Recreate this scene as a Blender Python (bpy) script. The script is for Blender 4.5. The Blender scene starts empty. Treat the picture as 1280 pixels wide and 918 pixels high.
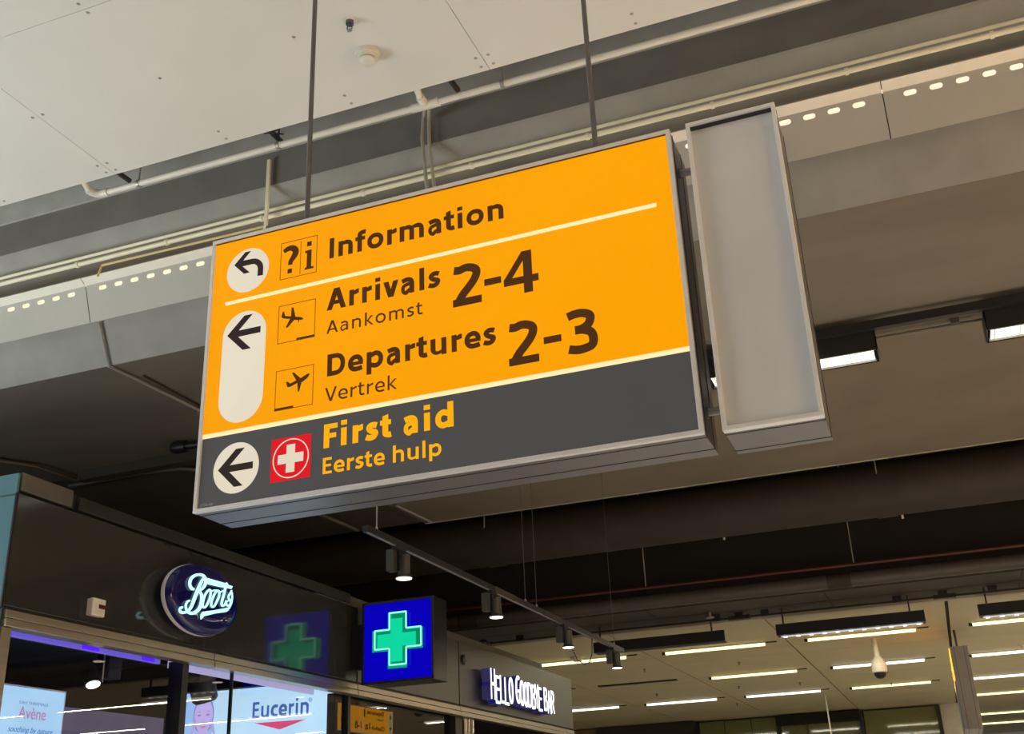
import bpy, bmesh, math, random
from mathutils import Vector, Matrix
random.seed(7)
sc = bpy.context.scene
COL = sc.collection
# ------------------------------------------------------------------ camera (eye at the origin, floor 1.6 m below)
cam_data = bpy.data.cameras.new('camera')
cam = bpy.data.objects.new('camera', cam_data); COL.objects.link(cam)
cam_data.sensor_fit = 'HORIZONTAL'; cam_data.sensor_width = 36.0
cam_data.lens = 1381.58 / 1280 * 36.0
cam_data.clip_end = 200
_r = Vector((0.93288845, 0.3579246, -0.04011378)); _u = Vector((0.17437247, -0.35139111, 0.91984701)); _f = _r.cross(_u) * -1
cam.matrix_world = Matrix(((_r.x, _u.x, -_f.x, 0), (_r.y, _u.y, -_f.y, 0), (_r.z, _u.z, -_f.z, 0), (0, 0, 0, 1)))
sc.camera = cam
# ------------------------------------------------------------------ world, lights, exposure
w = bpy.data.worlds.new('world'); sc.world = w; w.use_nodes = True
w.node_tree.nodes['Background'].inputs[0].default_value = (1.0, 0.93, 0.82, 1)
w.node_tree.nodes['Background'].inputs[1].default_value = 0.10
sc.view_settings.view_transform = 'Standard'; sc.view_settings.look = 'None'
sc.view_settings.exposure = 0.0; sc.view_settings.gamma = 1.0

def area(name, loc, sx, sy, power, color=(1, 0.9, 0.76), rot=(0, 0, 0)):
    l = bpy.data.lights.new(name, 'AREA'); l.shape = 'RECTANGLE'; l.size = sx; l.size_y = sy
    l.energy = power; l.color = color
    if name.startswith('hall'): l.spread = math.radians(88)      # louvred downlights
    o = bpy.data.objects.new(name, l); o.location = loc; o.rotation_euler = rot; COL.objects.link(o)
    return o
# ceiling light panels of the hall behind and beside the camera, and strip lamps over the far hall beyond the frame
area('hall_ceiling_light', (1.0, -4.0, 4.2), 6.0, 2.0, 80, (1, 0.97, 0.92))
area('hall_ceiling_light', (2.5, 0.2, 4.2), 4.0, 1.0, 170, (1, 0.94, 0.86))
area('hall_ceiling_light', (8.0, 6.0, 3.2), 1.0, 4.0, 760, (1, 0.62, 0.25))
area('hall_ceiling_light', (-4.5, -1.0, 4.2), 2.0, 1.5, 30, (0.94, 0.97, 1.0))
area('hall_louvre_light', (-0.65, 7.83, 3.088), 1.1, 0.15, 130, (1, 0.96, 0.9))
area('hall_louvre_light', (1.32, 7.83, 3.088), 1.1, 0.15, 110, (1, 0.93, 0.84))
# fill lights added out of view, left and right, to brighten the beams
area('side_fill_light', (-8.5, 1.6, 0.2), 3.0, 2.4, 300, (0.92, 1.0, 0.95), Vector((-0.48, -0.62, -0.62)).to_track_quat('Z', 'Y').to_euler())
area('side_fill_light', (9.5, 0.0, 0.4), 3.0, 2.4, 300, (1.0, 0.70, 0.38), Vector((0.60, -0.60, -0.50)).to_track_quat('Z', 'Y').to_euler())
for _x in (4.6, 8.0):
    for _y in (16.3, 19.7, 23.1):
        area('far_strip_light', (_x, _y, 2.34), 2.6, 0.08, 80, (1, 0.9, 0.66))

# ------------------------------------------------------------------ materials
def nodes(m):
    m.use_nodes = True
    return m.node_tree.nodes, m.node_tree.links, m.node_tree.nodes['Principled BSDF']
MATS = {}
def mat(name, col, rough=0.5, metal=0.0, var=0.08, scale=6.0, bump=0.0, spec=0.5, emit=None, estr=0.0, aniso=0.0, stretch=None):
    if name in MATS: return MATS[name]
    m = bpy.data.materials.new(name); N, L, P = nodes(m)
    P.inputs['Roughness'].default_value = rough; P.inputs['Metallic'].default_value = metal
    P.inputs['Specular IOR Level'].default_value = spec
    tc = N.new('ShaderNodeTexCoord'); mp = N.new('ShaderNodeMapping'); no = N.new('ShaderNodeTexNoise')
    if stretch: mp.inputs['Scale'].default_value = stretch
    no.inputs['Scale'].default_value = scale; no.inputs['Detail'].default_value = 5
    L.new(tc.outputs['Object'], mp.inputs['Vector']); L.new(mp.outputs[0], no.inputs['Vector'])
    rp = N.new('ShaderNodeMapRange'); L.new(no.outputs['Fac'], rp.inputs['Value'])
    rp.inputs['From Min'].default_value = 0.3; rp.inputs['From Max'].default_value = 0.7
    rp.inputs['To Min'].default_value = 1 - var; rp.inputs['To Max'].default_value = 1 + var
    mx = N.new('ShaderNodeVectorMath'); mx.operation = 'SCALE'; mx.inputs[0].default_value = col[:3]
    L.new(rp.outputs[0], mx.inputs['Scale']); L.new(mx.outputs[0], P.inputs['Base Color'])
    if bump:
        b = N.new('ShaderNodeBump'); b.inputs['Strength'].default_value = bump; b.inputs['Distance'].default_value = 0.01
        L.new(no.outputs['Fac'], b.inputs['Height']); L.new(b.outputs[0], P.inputs['Normal'])
    if aniso:
        P.inputs['Anisotropic'].default_value = aniso
        P.inputs['Anisotropic Rotation'].default_value = 0.25
    if emit:
        me = N.new('ShaderNodeVectorMath'); me.operation = 'SCALE'; me.inputs[0].default_value = emit[:3]
        L.new(rp.outputs[0], me.inputs['Scale']); L.new(me.outputs[0], P.inputs['Emission Color'])
        P.inputs['Emission Strength'].default_value = estr
    MATS[name] = m
    return m
def glow(name, col, strength, var=0.02, scale=3.0, base=0.03, rough=0.5):
    return mat(name, tuple(c * base for c in col), rough, 0, var, scale, spec=0.12, emit=col, estr=strength)
def srgb(r, g, b):
    f = lambda c: (c / 255 / 12.92) if c / 255 <= 0.04045 else ((c / 255 + 0.055) / 1.055) ** 2.4
    return (f(r), f(g), f(b))

def glass_mat(name, tint=(0.9, 0.95, 1.0), refl=1.0):
    if name in MATS: return MATS[name]
    m = bpy.data.materials.new(name); m.use_nodes = True; N = m.node_tree.nodes; L = m.node_tree.links
    N.clear(); o = N.new('ShaderNodeOutputMaterial'); t = N.new('ShaderNodeBsdfTransparent'); g = N.new('ShaderNodeBsdfGlossy')
    t.inputs[0].default_value = (*tint, 1); g.inputs['Roughness'].default_value = 0.0
    g.inputs['Color'].default_value = (refl, refl, refl, 1)
    fr = N.new('ShaderNodeFresnel'); fr.inputs[0].default_value = 1.6; mx = N.new('ShaderNodeMixShader')
    L.new(fr.outputs[0], mx.inputs[0]); L.new(t.outputs[0], mx.inputs[1]); L.new(g.outputs[0], mx.inputs[2]); L.new(mx.outputs[0], o.inputs[0])
    MATS[name] = m
    return m

white_panel = mat('white_ceiling_board', (0.72, 0.71, 0.69), 0.6, var=0.03, scale=1.2)
screw_m = mat('screw_head', (0.42, 0.40, 0.38), 0.45, 0.6)
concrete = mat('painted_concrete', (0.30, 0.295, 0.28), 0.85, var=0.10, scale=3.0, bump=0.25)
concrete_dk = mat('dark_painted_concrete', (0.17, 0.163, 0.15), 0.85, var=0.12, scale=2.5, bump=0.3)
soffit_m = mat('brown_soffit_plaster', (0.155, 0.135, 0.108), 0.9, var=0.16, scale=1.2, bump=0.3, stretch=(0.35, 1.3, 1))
plaster_m = mat('pale_soffit_plaster', (0.17, 0.142, 0.105), 0.9, var=0.12, scale=1.0, bump=0.3)
void_m = mat('black_painted_void', (0.012, 0.011, 0.010), 0.9)
duct_m = mat('dark_duct_paint', (0.032, 0.026, 0.020), 0.7, var=0.15, scale=4)
cream_m = mat('cream_enamel', (0.80, 0.76, 0.60), 0.4, var=0.05)
pipe_m = mat('grey_white_pipe', (0.72, 0.70, 0.64), 0.4, var=0.06)
perf_m = mat('beige_grey_sheet_metal', (0.45, 0.435, 0.40), 0.55, var=0.04, scale=2)
flange_m = mat('cream_sheet_metal', (0.86, 0.82, 0.74), 0.5, var=0.03)
alu = mat('satin_aluminium', (0.80, 0.79, 0.80), 0.4, 0.25, var=0.03)
alu_side = mat('grey_anodised_side', (0.17, 0.16, 0.165), 0.35, 0.3, var=0.04)
rod_m = mat('dark_steel_rod', (0.16, 0.15, 0.15), 0.35, 0.8)
black_m = mat('black_metal', (0.02, 0.02, 0.022), 0.4, 0.2)
yellow = glow('backlit_yellow', srgb(255, 163, 0), 0.97, var=0.04, scale=0.9)
band_m = mat('grey_foil_band', (0.03, 0.03, 0.033), 0.5, spec=0.3, emit=srgb(76, 75, 74), estr=0.7, var=0.03)
whitebl = glow('backlit_white', srgb(226, 216, 194), 0.92, var=0.05, scale=1.5, base=0.2)
whiteln = glow('backlit_cream_line', srgb(255, 240, 180), 1.0)
brownfoil = mat('dark_brown_foil', (0.002, 0.0015, 0.001), 0.6, spec=0.0, emit=srgb(84, 52, 28), estr=0.85)
blackfoil = mat('black_foil', (0.002, 0.002, 0.002), 0.6, spec=0.0, emit=srgb(62, 52, 48), estr=0.7)
redfoil = glow('backlit_red', srgb(222, 22, 34), 1.0)
blank_m = mat('unlit_grey_acrylic', (0.64, 0.65, 0.68), 0.35, var=0.04, scale=2.0)
fascia_m = mat('dark_laminate_fascia', (0.032, 0.032, 0.030), 0.09, 0.0, var=0.06, spec=0.7)
steel_m = mat('brushed_steel_fascia', (0.13, 0.127, 0.115), 0.38, 0.9, var=0.06, scale=5, stretch=(1, 0.1, 20))
bronze_m = mat('brushed_champagne_metal', (0.42, 0.36, 0.28), 0.32, 0.85, var=0.08, scale=4, stretch=(1, 1, 12))
boxtop_m = mat('dull_grey_metal', (0.16, 0.15, 0.13), 0.5, 0.5, var=0.1)
teal_m = mat('teal_blue_panel', (0.09, 0.19, 0.24), 0.3, var=0.05)
farceil_m = mat('cream_ceiling_panel', (0.62, 0.55, 0.385), 0.55, var=0.04, scale=1.0)
joint_m = mat('dark_joint', (0.03, 0.027, 0.02), 0.8)

# ------------------------------------------------------------------ mesh helpers
class M:
    def __init__(s): s.v = []; s.f = []
    def add(s, vs, fs):
        n = len(s.v); s.v += [tuple(v) for v in vs]; s.f += [tuple(i + n for i in f) for f in fs]; return s
    def box(s, x0, x1, y0, y1, z0, z1):
        return s.add([(x, y, z) for x in (x0, x1) for y in (y0, y1) for z in (z0, z1)],
                     [(0, 1, 3, 2), (4, 6, 7, 5), (0, 4, 5, 1), (2, 3, 7, 6), (0, 2, 6, 4), (1, 5, 7, 3)])
    def prism(s, pts, fn, d):
        """polygon pts in (u, v) mapped by fn, extruded by vector d"""
        a = [Vector(fn(*p)) for p in pts]; b = [p + Vector(d) for p in a]; n = len(a)
        return s.add(a + b, [tuple(range(n)), tuple(reversed(range(n, 2 * n)))] + [(i, i + n, (i + 1) % n + n, (i + 1) % n) for i in range(n)])
    def tube(s, pts, r, n=10, cap=True):
        pts = [Vector(p) for p in pts]; rs = r if isinstance(r, (list, tuple)) else [r] * len(pts)
        rings = []; up = None
        for i, p in enumerate(pts):
            t = (pts[min(i + 1, len(pts) - 1)] - pts[max(i - 1, 0)]).normalized()
            if up is None:
                up = Vector((0, 0, 1)) if abs(t.z) < 0.9 else Vector((1, 0, 0))
            side = t.cross(up).normalized(); up = side.cross(t).normalized()
            rings.append([p + rs[i] * (math.cos(k * 2 * math.pi / n) * side + math.sin(k * 2 * math.pi / n) * up) for k in range(n)])
        vs = [v for rg in rings for v in rg]; fs = []
        for i in range(len(pts) - 1):
            for k in range(n):
                fs.append((i * n + k, i * n + (k + 1) % n, (i + 1) * n + (k + 1) % n, (i + 1) * n + k))
        if cap: fs += [tuple(range(n))[::-1], tuple(range((len(pts) - 1) * n, len(pts) * n))]
        return s.add(vs, fs)
    def lathe(s, prof, c, axis, n=24):
        """prof = [(distance along axis, radius)]"""
        a = Vector(axis).normalized(); c = Vector(c)
        u = a.orthogonal().normalized(); w2 = a.cross(u)
        vs = [c + a * h + r * (math.cos(k * 2 * math.pi / n) * u + math.sin(k * 2 * math.pi / n) * w2) for h, r in prof for k in range(n)]
        fs = [(i * n + k, i * n + (k + 1) % n, (i + 1) * n + (k + 1) % n, (i + 1) * n + k) for i in range(len(prof) - 1) for k in range(n)]
        fs += [tuple(range(n))[::-1], tuple(range((len(prof) - 1) * n, len(prof) * n))]
        return s.add(vs, fs)
def wloc(o):
    v = Vector((0, 0, 0))
    while o: v += o.location; o = o.parent
    return v
def obj(name, m, material, parent=None, bevel=0.0, smooth=False, base=None):
    """link ONE mesh object; m holds world coordinates; base = its own origin (top-level meshes)"""
    off = wloc(parent) if parent else Vector(base or (0, 0, 0))
    me = bpy.data.meshes.new(name)
    me.from_pydata([tuple(Vector(v) - off) for v in m.v], [], m.f); me.update()
    bm = bmesh.new(); bm.from_mesh(me); bmesh.ops.recalc_face_normals(bm, faces=bm.faces); bm.to_mesh(me); bm.free()
    if smooth:
        for p in me.polygons: p.use_smooth = True
        me.set_sharp_from_angle(angle=math.radians(40))
    me.materials.append(material)
    o = bpy.data.objects.new(name, me); COL.objects.link(o)
    if parent: o.parent = parent
    elif base: o.location = base
    if bevel:
        b = o.modifiers.new('bevel', 'BEVEL'); b.width = bevel; b.segments = 2; b.limit_method = 'ANGLE'
    return o
def tag(o, label, cat, group=None):
    o['label'] = label; o['category'] = cat
    if group: o['group'] = group
    return o
def thing(name, label, cat, loc, group=None):
    o = bpy.data.objects.new(name, None); o.location = loc; o.empty_display_size = 0.1; COL.objects.link(o)
    return tag(o, label, cat, group)
def struct(name, loc=(0, 0, 0), label=None):
    o = bpy.data.objects.new(name, None); o.location = loc; o.empty_display_size = 0.1; COL.objects.link(o); o['kind'] = 'structure'
    if label: o['label'] = label
    return o
def smesh(name, m, material, label=None, **k):
    o = obj(name, m, material, **k); o['kind'] = 'structure'
    if label: o['label'] = label
    return o
def copy_tree(o, loc, label=None):
    c = o.copy(); COL.objects.link(c); c.location = loc
    if label: c['label'] = label
    for ch in list(o.children):
        d = ch.copy(); COL.objects.link(d); d.parent = c
        for g in list(ch.children):
            e = g.copy(); COL.objects.link(e); e.parent = d
    return c

_probe = {}
def text(body, fn, d, u0, v0, cap, width, bold=0.0, shear=0.0, ref='H'):
    """flat lettering: cap height and overall width in metres, lower left corner (u0, v0) on the plane fn, thickness vector d"""
    def make(b):
        cu = bpy.data.curves.new('letters', 'FONT'); cu.body = b; cu.size = 1.0; cu.offset = bold; cu.shear = shear
        cu.resolution_u = 5; cu.fill_mode = 'FRONT'; cu.dimensions = '2D'
        o = bpy.data.objects.new('letters', cu); COL.objects.link(o)
        dg = bpy.context.evaluated_depsgraph_get(); dg.update()
        me = bpy.data.meshes.new_from_object(o.evaluated_get(dg))
        vs = [v.co.copy() for v in me.vertices]; fs = [tuple(p.vertices) for p in me.polygons]
        bpy.data.objects.remove(o); bpy.data.meshes.remove(me); bpy.data.curves.remove(cu)
        return vs, fs
    key = (ref, bold)
    if key not in _probe:
        v, f = make(ref); _probe[key] = (min(p.y for p in v), max(p.y for p in v))
    lo, hi = _probe[key]
    vs, fs = make(body)
    x0 = min(p.x for p in vs); x1 = max(p.x for p in vs)
    sx = width / (x1 - x0); sy = cap / (hi - lo)
    pts = [Vector(fn(u0 + (p.x - x0) * sx, v0 + (p.y - lo) * sy)) for p in vs]; n = len(pts); d = Vector(d)
    m = M(); m.add(pts + [p + d for p in pts], [tuple(f) for f in fs] + [tuple(i + n for i in reversed(f)) for f in fs])
    # side walls on boundary edges
    from collections import Counter
    cnt = Counter(); 
    for f in fs:
        for a, b in zip(f, f[1:] + f[:1]): cnt[(min(a, b), max(a, b))] += 1
    m.f += [(a, b, b + n, a + n) for (a, b), c in cnt.items() if c == 1]
    return m
def circle(cx, cy, r, n=48, a0=0, a1=360):
    return [(cx + r * math.cos(math.radians(a0 + (a1 - a0) * k / n)), cy + r * math.sin(math.radians(a0 + (a1 - a0) * k / n))) for k in range(n + (a1 - a0 != 360))]
def rect(u0, v0, u1, v1): return [(u0, v0), (u1, v0), (u1, v1), (u0, v1)]
def ribbon(pts, sub=4):
    """(u, v, half width) stroke -> smooth two-sided outline quads"""
    P = [Vector(p) for p in pts]; out = []
    for i in range(len(P) - 1):
        a, b, c, e = P[max(i - 1, 0)], P[i], P[i + 1], P[min(i + 2, len(P) - 1)]
        for k in range(sub):
            t = k / sub
            out.append(0.5 * ((2 * b) + (c - a) * t + (2 * a - 5 * b + 4 * c - e) * t * t + (-a + 3 * b - 3 * c + e) * t ** 3))
    out.append(P[-1]); L = []; R = []
    for i, p in enumerate(out):
        t = (out[min(i + 1, len(out) - 1)] - out[max(i - 1, 0)]); t.z = 0; t.normalize()
        n = Vector((-t.y, t.x, 0)) * p.z
        L.append((p.x + n.x, p.y + n.y)); R.append((p.x - n.x, p.y - n.y))
    return L, R
def add_ribbon(m, pts, fn, d):
    L, R = ribbon(pts); d = Vector(d); n = len(L)
    a = [Vector(fn(*p)) for p in L]; b = [Vector(fn(*p)) for p in R]
    vs = a + b + [p + d for p in a] + [p + d for p in b]; fs = []
    for i in range(n - 1):
        fs += [(i, i + 1, n + i + 1, n + i), (2 * n + i, 3 * n + i, 3 * n + i + 1, 2 * n + i + 1), (i, 2 * n + i, 2 * n + i + 1, i + 1), (n + i, n + i + 1, 3 * n + i + 1, 3 * n + i)]
    fs += [(0, n, 3 * n, 2 * n), (n - 1, 3 * n - 1, 4 * n - 1, 2 * n - 1)]
    m.add(vs, fs)

# ------------------------------------------------------------------ humanist sign lettering drawn from strokes
def ell(cx, cy, rx, ry, a0, a1, n=12):
    return [(cx + rx * math.cos(math.radians(a0 + (a1 - a0) * i / n)), cy + ry * math.sin(math.radians(a0 + (a1 - a0) * i / n))) for i in range(n + 1)]
def sq(cx, cy, rx, ry, a0, a1, n=16, p=0.86):
    """slightly squared ellipse arc"""
    o = []
    for i in range(n + 1):
        a = math.radians(a0 + (a1 - a0) * i / n); c, s_ = math.cos(a), math.sin(a)
        o.append((cx + rx * math.copysign(abs(c) ** p, c), cy + ry * math.copysign(abs(s_) ** p, s_)))
    return o
def glyph(ch, s):
    """returns (ink width, left bearing, right bearing, strokes [(points, widths)], polygons); cap height 1, stroke weight s"""
    h = s / 2; x = 0.74; S = []; P = []; st, rd, dg = 0.095, 0.05, 0.01
    def bar(x0, y0, x1, y1): P.append([(x0, y0), (x1, y0), (x1, y1), (x0, y1)])
    def line(pts, wa=1.0, wb=1.0):
        n = len(pts); S.append([(p[0], p[1], h * (wa + (wb - wa) * i / max(1, n - 1))) for i, p in enumerate(pts)])
    def arch(x0, W, x_=x):
        cx = (x0 + h + W - h) / 2 + 0.03; rx = W - h - cx
        pts = [(x0 + h * 0.9, x_ - 0.25)] + sq(cx, x_ - h - 0.20 + 0.008, cx - x0 - h * 0.7, 0.20, 165, 92, 7) + sq(cx, x_ - h - 0.20 + 0.008, rx, 0.20, 88, 0, 8)
        n = len(pts); S.append([(p[0], p[1], h * min(1.0, 0.55 + 0.9 * i / n)) for i, p in enumerate(pts)])
        bar(W - s, 0, W, x_ - h - 0.19)
    W = 0; L = R = st
    if ch == 'I': W = s; bar(0, 0, s, 1)
    elif ch == 'l': W = s; bar(0, 0, s, 1.04)
    elif ch == 'i': W = s * 1.06; bar(0.03 * s, 0, 1.03 * s, x); bar(0, 0.86, W, 0.86 + max(s * 0.85, 0.13))
    elif ch == 'n': W = 0.67; bar(0, 0, s, x); arch(0, W)
    elif ch == 'h': W = 0.67; bar(0, 0, s, 1.04); arch(0, W)
    elif ch == 'm': W = 1.09; bar(0, 0, s, x); m_ = (W + s) / 2; arch(0, m_); arch(m_ - s, W)
    elif ch == 'r': W = 0.43; R = 0.02; bar(0, 0, s, x); S.append([(p[0], p[1], h * k) for p, k in zip([(h * 0.9, 0.44), (h + 0.06, 0.56), (0.28, x - h - 0.035), (0.36, x - h + 0.0), (W, x - h + 0.004)], (0.5, 0.7, 0.95, 1, 1))])
    elif ch == 'u': W = 0.67; bar(W - s, 0, W, x); bar(0, 0.24, s, x); line(sq(W / 2 - 0.03, h + 0.20 - 0.008, W / 2 - 0.03 - h, 0.20, 180, 272, 8) + [(W / 2 + 0.10, h + 0.03), (W - h, 0.22)], 1.0, 0.6)
    elif ch == 'o': W = 0.75; L = R = rd; line(sq(W / 2, x / 2, W / 2 - h, x / 2 - h + 0.012, 0, 360, 40, 0.93))
    elif ch == 'c': W = 0.58; L = rd; R = 0.02; line([(W - 0.02, x - h * 0.85 - 0.03)] + sq(0.40, x / 2, 0.40 - h, x / 2 - h + 0.012, 80, 280, 20, 0.93) + [(W - 0.02, h * 0.85 + 0.03)])
    elif ch == 'a':
        W = 0.60; L = rd; bar(W - s, 0, W, 0.46)
        line([(0.07, x - h - 0.045), (0.16, x - h - 0.012)] + sq(0.30, x - h - 0.19 + 0.01, W - h - 0.30, 0.19, 95, 0, 9))
        line([(W - h, 0.43 - 0.02), (0.36, 0.435 - 0.0)] + sq(0.24 + h * 0.4, 0.215, 0.24 - h * 0.6, 0.205 - h * 0.12, 100, 262, 14) + [(0.36, h + 0.03), (W - h, 0.16)], 0.75, 0.8)
    elif ch == 'e': W = 0.68; L = rd; R = 0.03; line([(W - 0.045, h * 0.9 + 0.035), (W - 0.16, h + 0.0)] + sq(0.365, x / 2, 0.365 - h, x / 2 - h + 0.012, 275, 90, 20, 0.93) + sq(0.365, x / 2, W - h - 0.365, x / 2 - h + 0.012, 88, 6, 10, 0.93)); bar(h, x / 2 - 0.02 - s * 0.36, W - 0.01, x / 2 - 0.02 + s * 0.36)
    elif ch == 's': W = 0.51; L = 0.04; R = 0.03; line([(W - 0.05, x - h - 0.03), (0.34, x - h + 0.008), (0.20, x - h - 0.01), (h + 0.015, x - h - 0.10), (h + 0.045, 0.45), (0.25, 0.375), (0.41, 0.305), (W - h - 0.01, 0.205), (W - h - 0.06, 0.115 + h * 0.2), (0.24, h - 0.008), (0.12, h + 0.005), (0.02, h + 0.045)])
    elif ch == 't': W = 0.46; L = 0.0; R = 0.02; x0 = 0.10; P.append([(x0, 0.2), (x0 + s, 0.2), (x0 + s, 0.97), (x0, 0.91)]); line([(x0 + h, 0.24), (x0 + h + 0.005, 0.17), (x0 + h + 0.05, h + 0.025), (x0 + h + 0.15, h - 0.005), (W, h + 0.015)]); bar(0, x - s * 0.85, W - 0.01, x)
    elif ch == 'f': W = 0.48; L = 0.0; R = 0.0; x0 = 0.10; bar(x0, 0, x0 + s, 0.82); line([(x0 + h, 0.78), (x0 + h + 0.012, 0.90), (x0 + h + 0.08, 1.045 - h - 0.01), (x0 + h + 0.18, 1.055 - h), (W, 1.045 - h)]); bar(0, x - s * 0.85, W - 0.03, x)
    elif ch == 'p': W = 0.73; R = rd; bar(0, -0.27, s, x); line([(h, x - 0.16), (0.20, x - h - 0.05)] + sq(0.39, x / 2, W - h - 0.39, x / 2 - h + 0.012, 95, -95, 18, 0.93) + [(0.22, h + 0.03), (h, 0.15)])
    elif ch == 'd': W = 0.73; L = rd; bar(W - s, 0, W, 1.04); line([(W - h, x - 0.16), (W - 0.20, x - h - 0.05)] + sq(W - 0.39, x / 2, W - h - 0.39, x / 2 - h + 0.012, 85, 275, 18, 0.93) + [(W - 0.22, h + 0.03), (W - h, 0.15)])
    elif ch == 'k': W = 0.64; R = 0.0; bar(0, 0, s, 1.04); t = s * 1.22; P += [[(s * 0.8, 0.36), (W - 0.03 - t, x), (W - 0.03, x), (s * 0.8 + t * 0.75, 0.36)], [(s * 0.8, 0.40), (s * 0.8 + t * 0.72, 0.45), (W, 0), (W - t, 0)]]
    elif ch == 'v': W = 0.66; L = R = dg; t = s * 1.08; c = W / 2; P += [[(0, x), (t, x), (c + t * 0.42, 0), (c - t * 0.52, 0)], [(W, x), (W - t, x), (c - t * 0.42, 0), (c + t * 0.52, 0)]]
    elif ch == 'A': W = 0.88; L = R = dg; t = s * 1.1; c = W / 2; P += [[(0, 0), (t, 0), (c + t * 0.50, 1), (c - t * 0.58, 1)], [(W, 0), (W - t, 0), (c - t * 0.50, 1), (c + t * 0.58, 1)]]; bar(W * 0.22, 0.24, W * 0.78, 0.24 + s * 0.85)
    elif ch == 'V': W = 0.84; L = R = dg; t = s * 1.1; c = W / 2; P += [[(0, 1), (t, 1), (c + t * 0.45, 0), (c - t * 0.55, 0)], [(W, 1), (W - t, 1), (c - t * 0.45, 0), (c + t * 0.55, 0)]]
    elif ch == 'Y': W = 0.76; L = R = dg; t = s * 1.15; c = W / 2; bar(c - h, 0, c + h, 0.46); P += [[(0, 1), (t, 1), (c + h, 0.42), (c - h, 0.42)], [(W, 1), (W - t, 1), (c - h, 0.42), (c + h, 0.42)]]
    elif ch == 'D': W = 0.80; R = rd; bar(0, 0, s, 1); line([(h, 1 - h), (0.26, 1 - h)] + sq(0.34, 0.5, W - h - 0.34, 0.5 - h, 86, -86, 18, 0.85) + [(0.26, h), (h, h)])
    elif ch == 'B': W = 0.70; R = rd; bar(0, 0, s, 1); line([(h, 1 - h), (0.30, 1 - h)] + sq(0.34, 0.765, W - h - 0.40, 0.235 - h, 80, -80, 10) + [(h, 0.53)]); line([(h, 0.53), (0.32, 0.53)] + sq(0.36, 0.265, W - h - 0.36, 0.265 - h, 80, -80, 12) + [(h, h)])
    elif ch == 'R': W = 0.74; R = 0.02; bar(0, 0, s, 1); line([(h, 1 - h), (0.30, 1 - h)] + sq(0.36, 0.73, W - h - 0.42, 0.27 - h, 80, -80, 10) + [(h, 0.46)]); P.append([(0.30, 0.50), (0.30 + s * 1.2, 0.50), (W, 0), (W - s * 1.2, 0)])
    elif ch == 'E': W = 0.58; R = 0.04; bar(0, 0, s, 1); bar(0, 1 - s * 0.88, W - 0.02, 1); bar(0, 0, W, s * 0.88); bar(0, 0.52 - s * 0.42, W - 0.06, 0.52 + s * 0.42)
    elif ch == 'F': W = 0.58; R = 0.0; bar(0, 0, s, 1); bar(0, 1 - s * 0.88, W, 1); bar(0, 0.50 - s * 0.42, W - 0.05, 0.50 + s * 0.42)
    elif ch == 'L': W = 0.56; R = 0.0; bar(0, 0, s, 1); bar(0, 0, W, s * 0.9)
    elif ch == 'H': W = 0.74; bar(0, 0, s, 1); bar(W - s, 0, W, 1); bar(0, 0.5 - s * 0.43, W, 0.5 + s * 0.43)
    elif ch == 'O': W = 0.86; L = R = rd; line(sq(W / 2, 0.5, W / 2 - h, 0.5 - h, 0, 360, 44, 0.93))
    elif ch == 'G': W = 0.78; L = rd; line([(W - 0.04, 1 - h - 0.05), (W - 0.20, 1 - h)] + sq(0.47, 0.5, 0.47 - h, 0.5 - h, 88, 275, 22, 0.93) + [(W - 0.16, h + 0.01), (W - h, h + 0.08)]); bar(W - s, h, W, 0.50); bar(0.42, 0.50 - s * 0.85, W, 0.50)
    elif ch == '2': W = 0.65; L = rd; R = 0.04; line([(0.045, 0.885), (0.17, 1 - h - 0.035), (0.29, 1 - h), (0.42, 1 - h - 0.015), (0.535, 0.82), (0.545, 0.70), (0.48, 0.56), (0.37, 0.42), (0.24, 0.27), (0.13, h + 0.0)]); bar(0.01, 0, W, s * 0.92); 
    elif ch == '3': W = 0.63; L = rd; R = rd; line([(0.03, 1 - h - 0.035), (0.17, 1 - h), (0.33, 1 - h), (0.47, 1 - h - 0.06), (0.50, 0.76), (0.45, 0.63), (0.32, 0.55), (0.17, 0.535)]); line([(0.17, 0.535), (0.34, 0.52), (0.49, 0.44), (W - h, 0.29), (0.50, 0.15), (0.37, h + 0.005), (0.20, h - 0.008), (0.02, h + 0.035)])
    elif ch == '4': W = 0.75; L = 0.03; R = 0.02; xs = 0.43; bar(xs, 0, xs + s, 1.0); bar(0, 0.235, W, 0.235 + s * 0.88); P.append([(0, 0.38), (0, 0.30), (0.14, 0.34), (xs + 0.04, 0.84), (xs + 0.04, 1.0), (xs - 0.02, 1.0)])
    elif ch == '-': W = 0.37; L = R = 0.10; bar(0, 0.36, W, 0.36 + s * 0.82)
    elif ch == ' ': W = 0.30; L = R = 0
    return W, L, R, S, P
KX = 1.05
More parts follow.
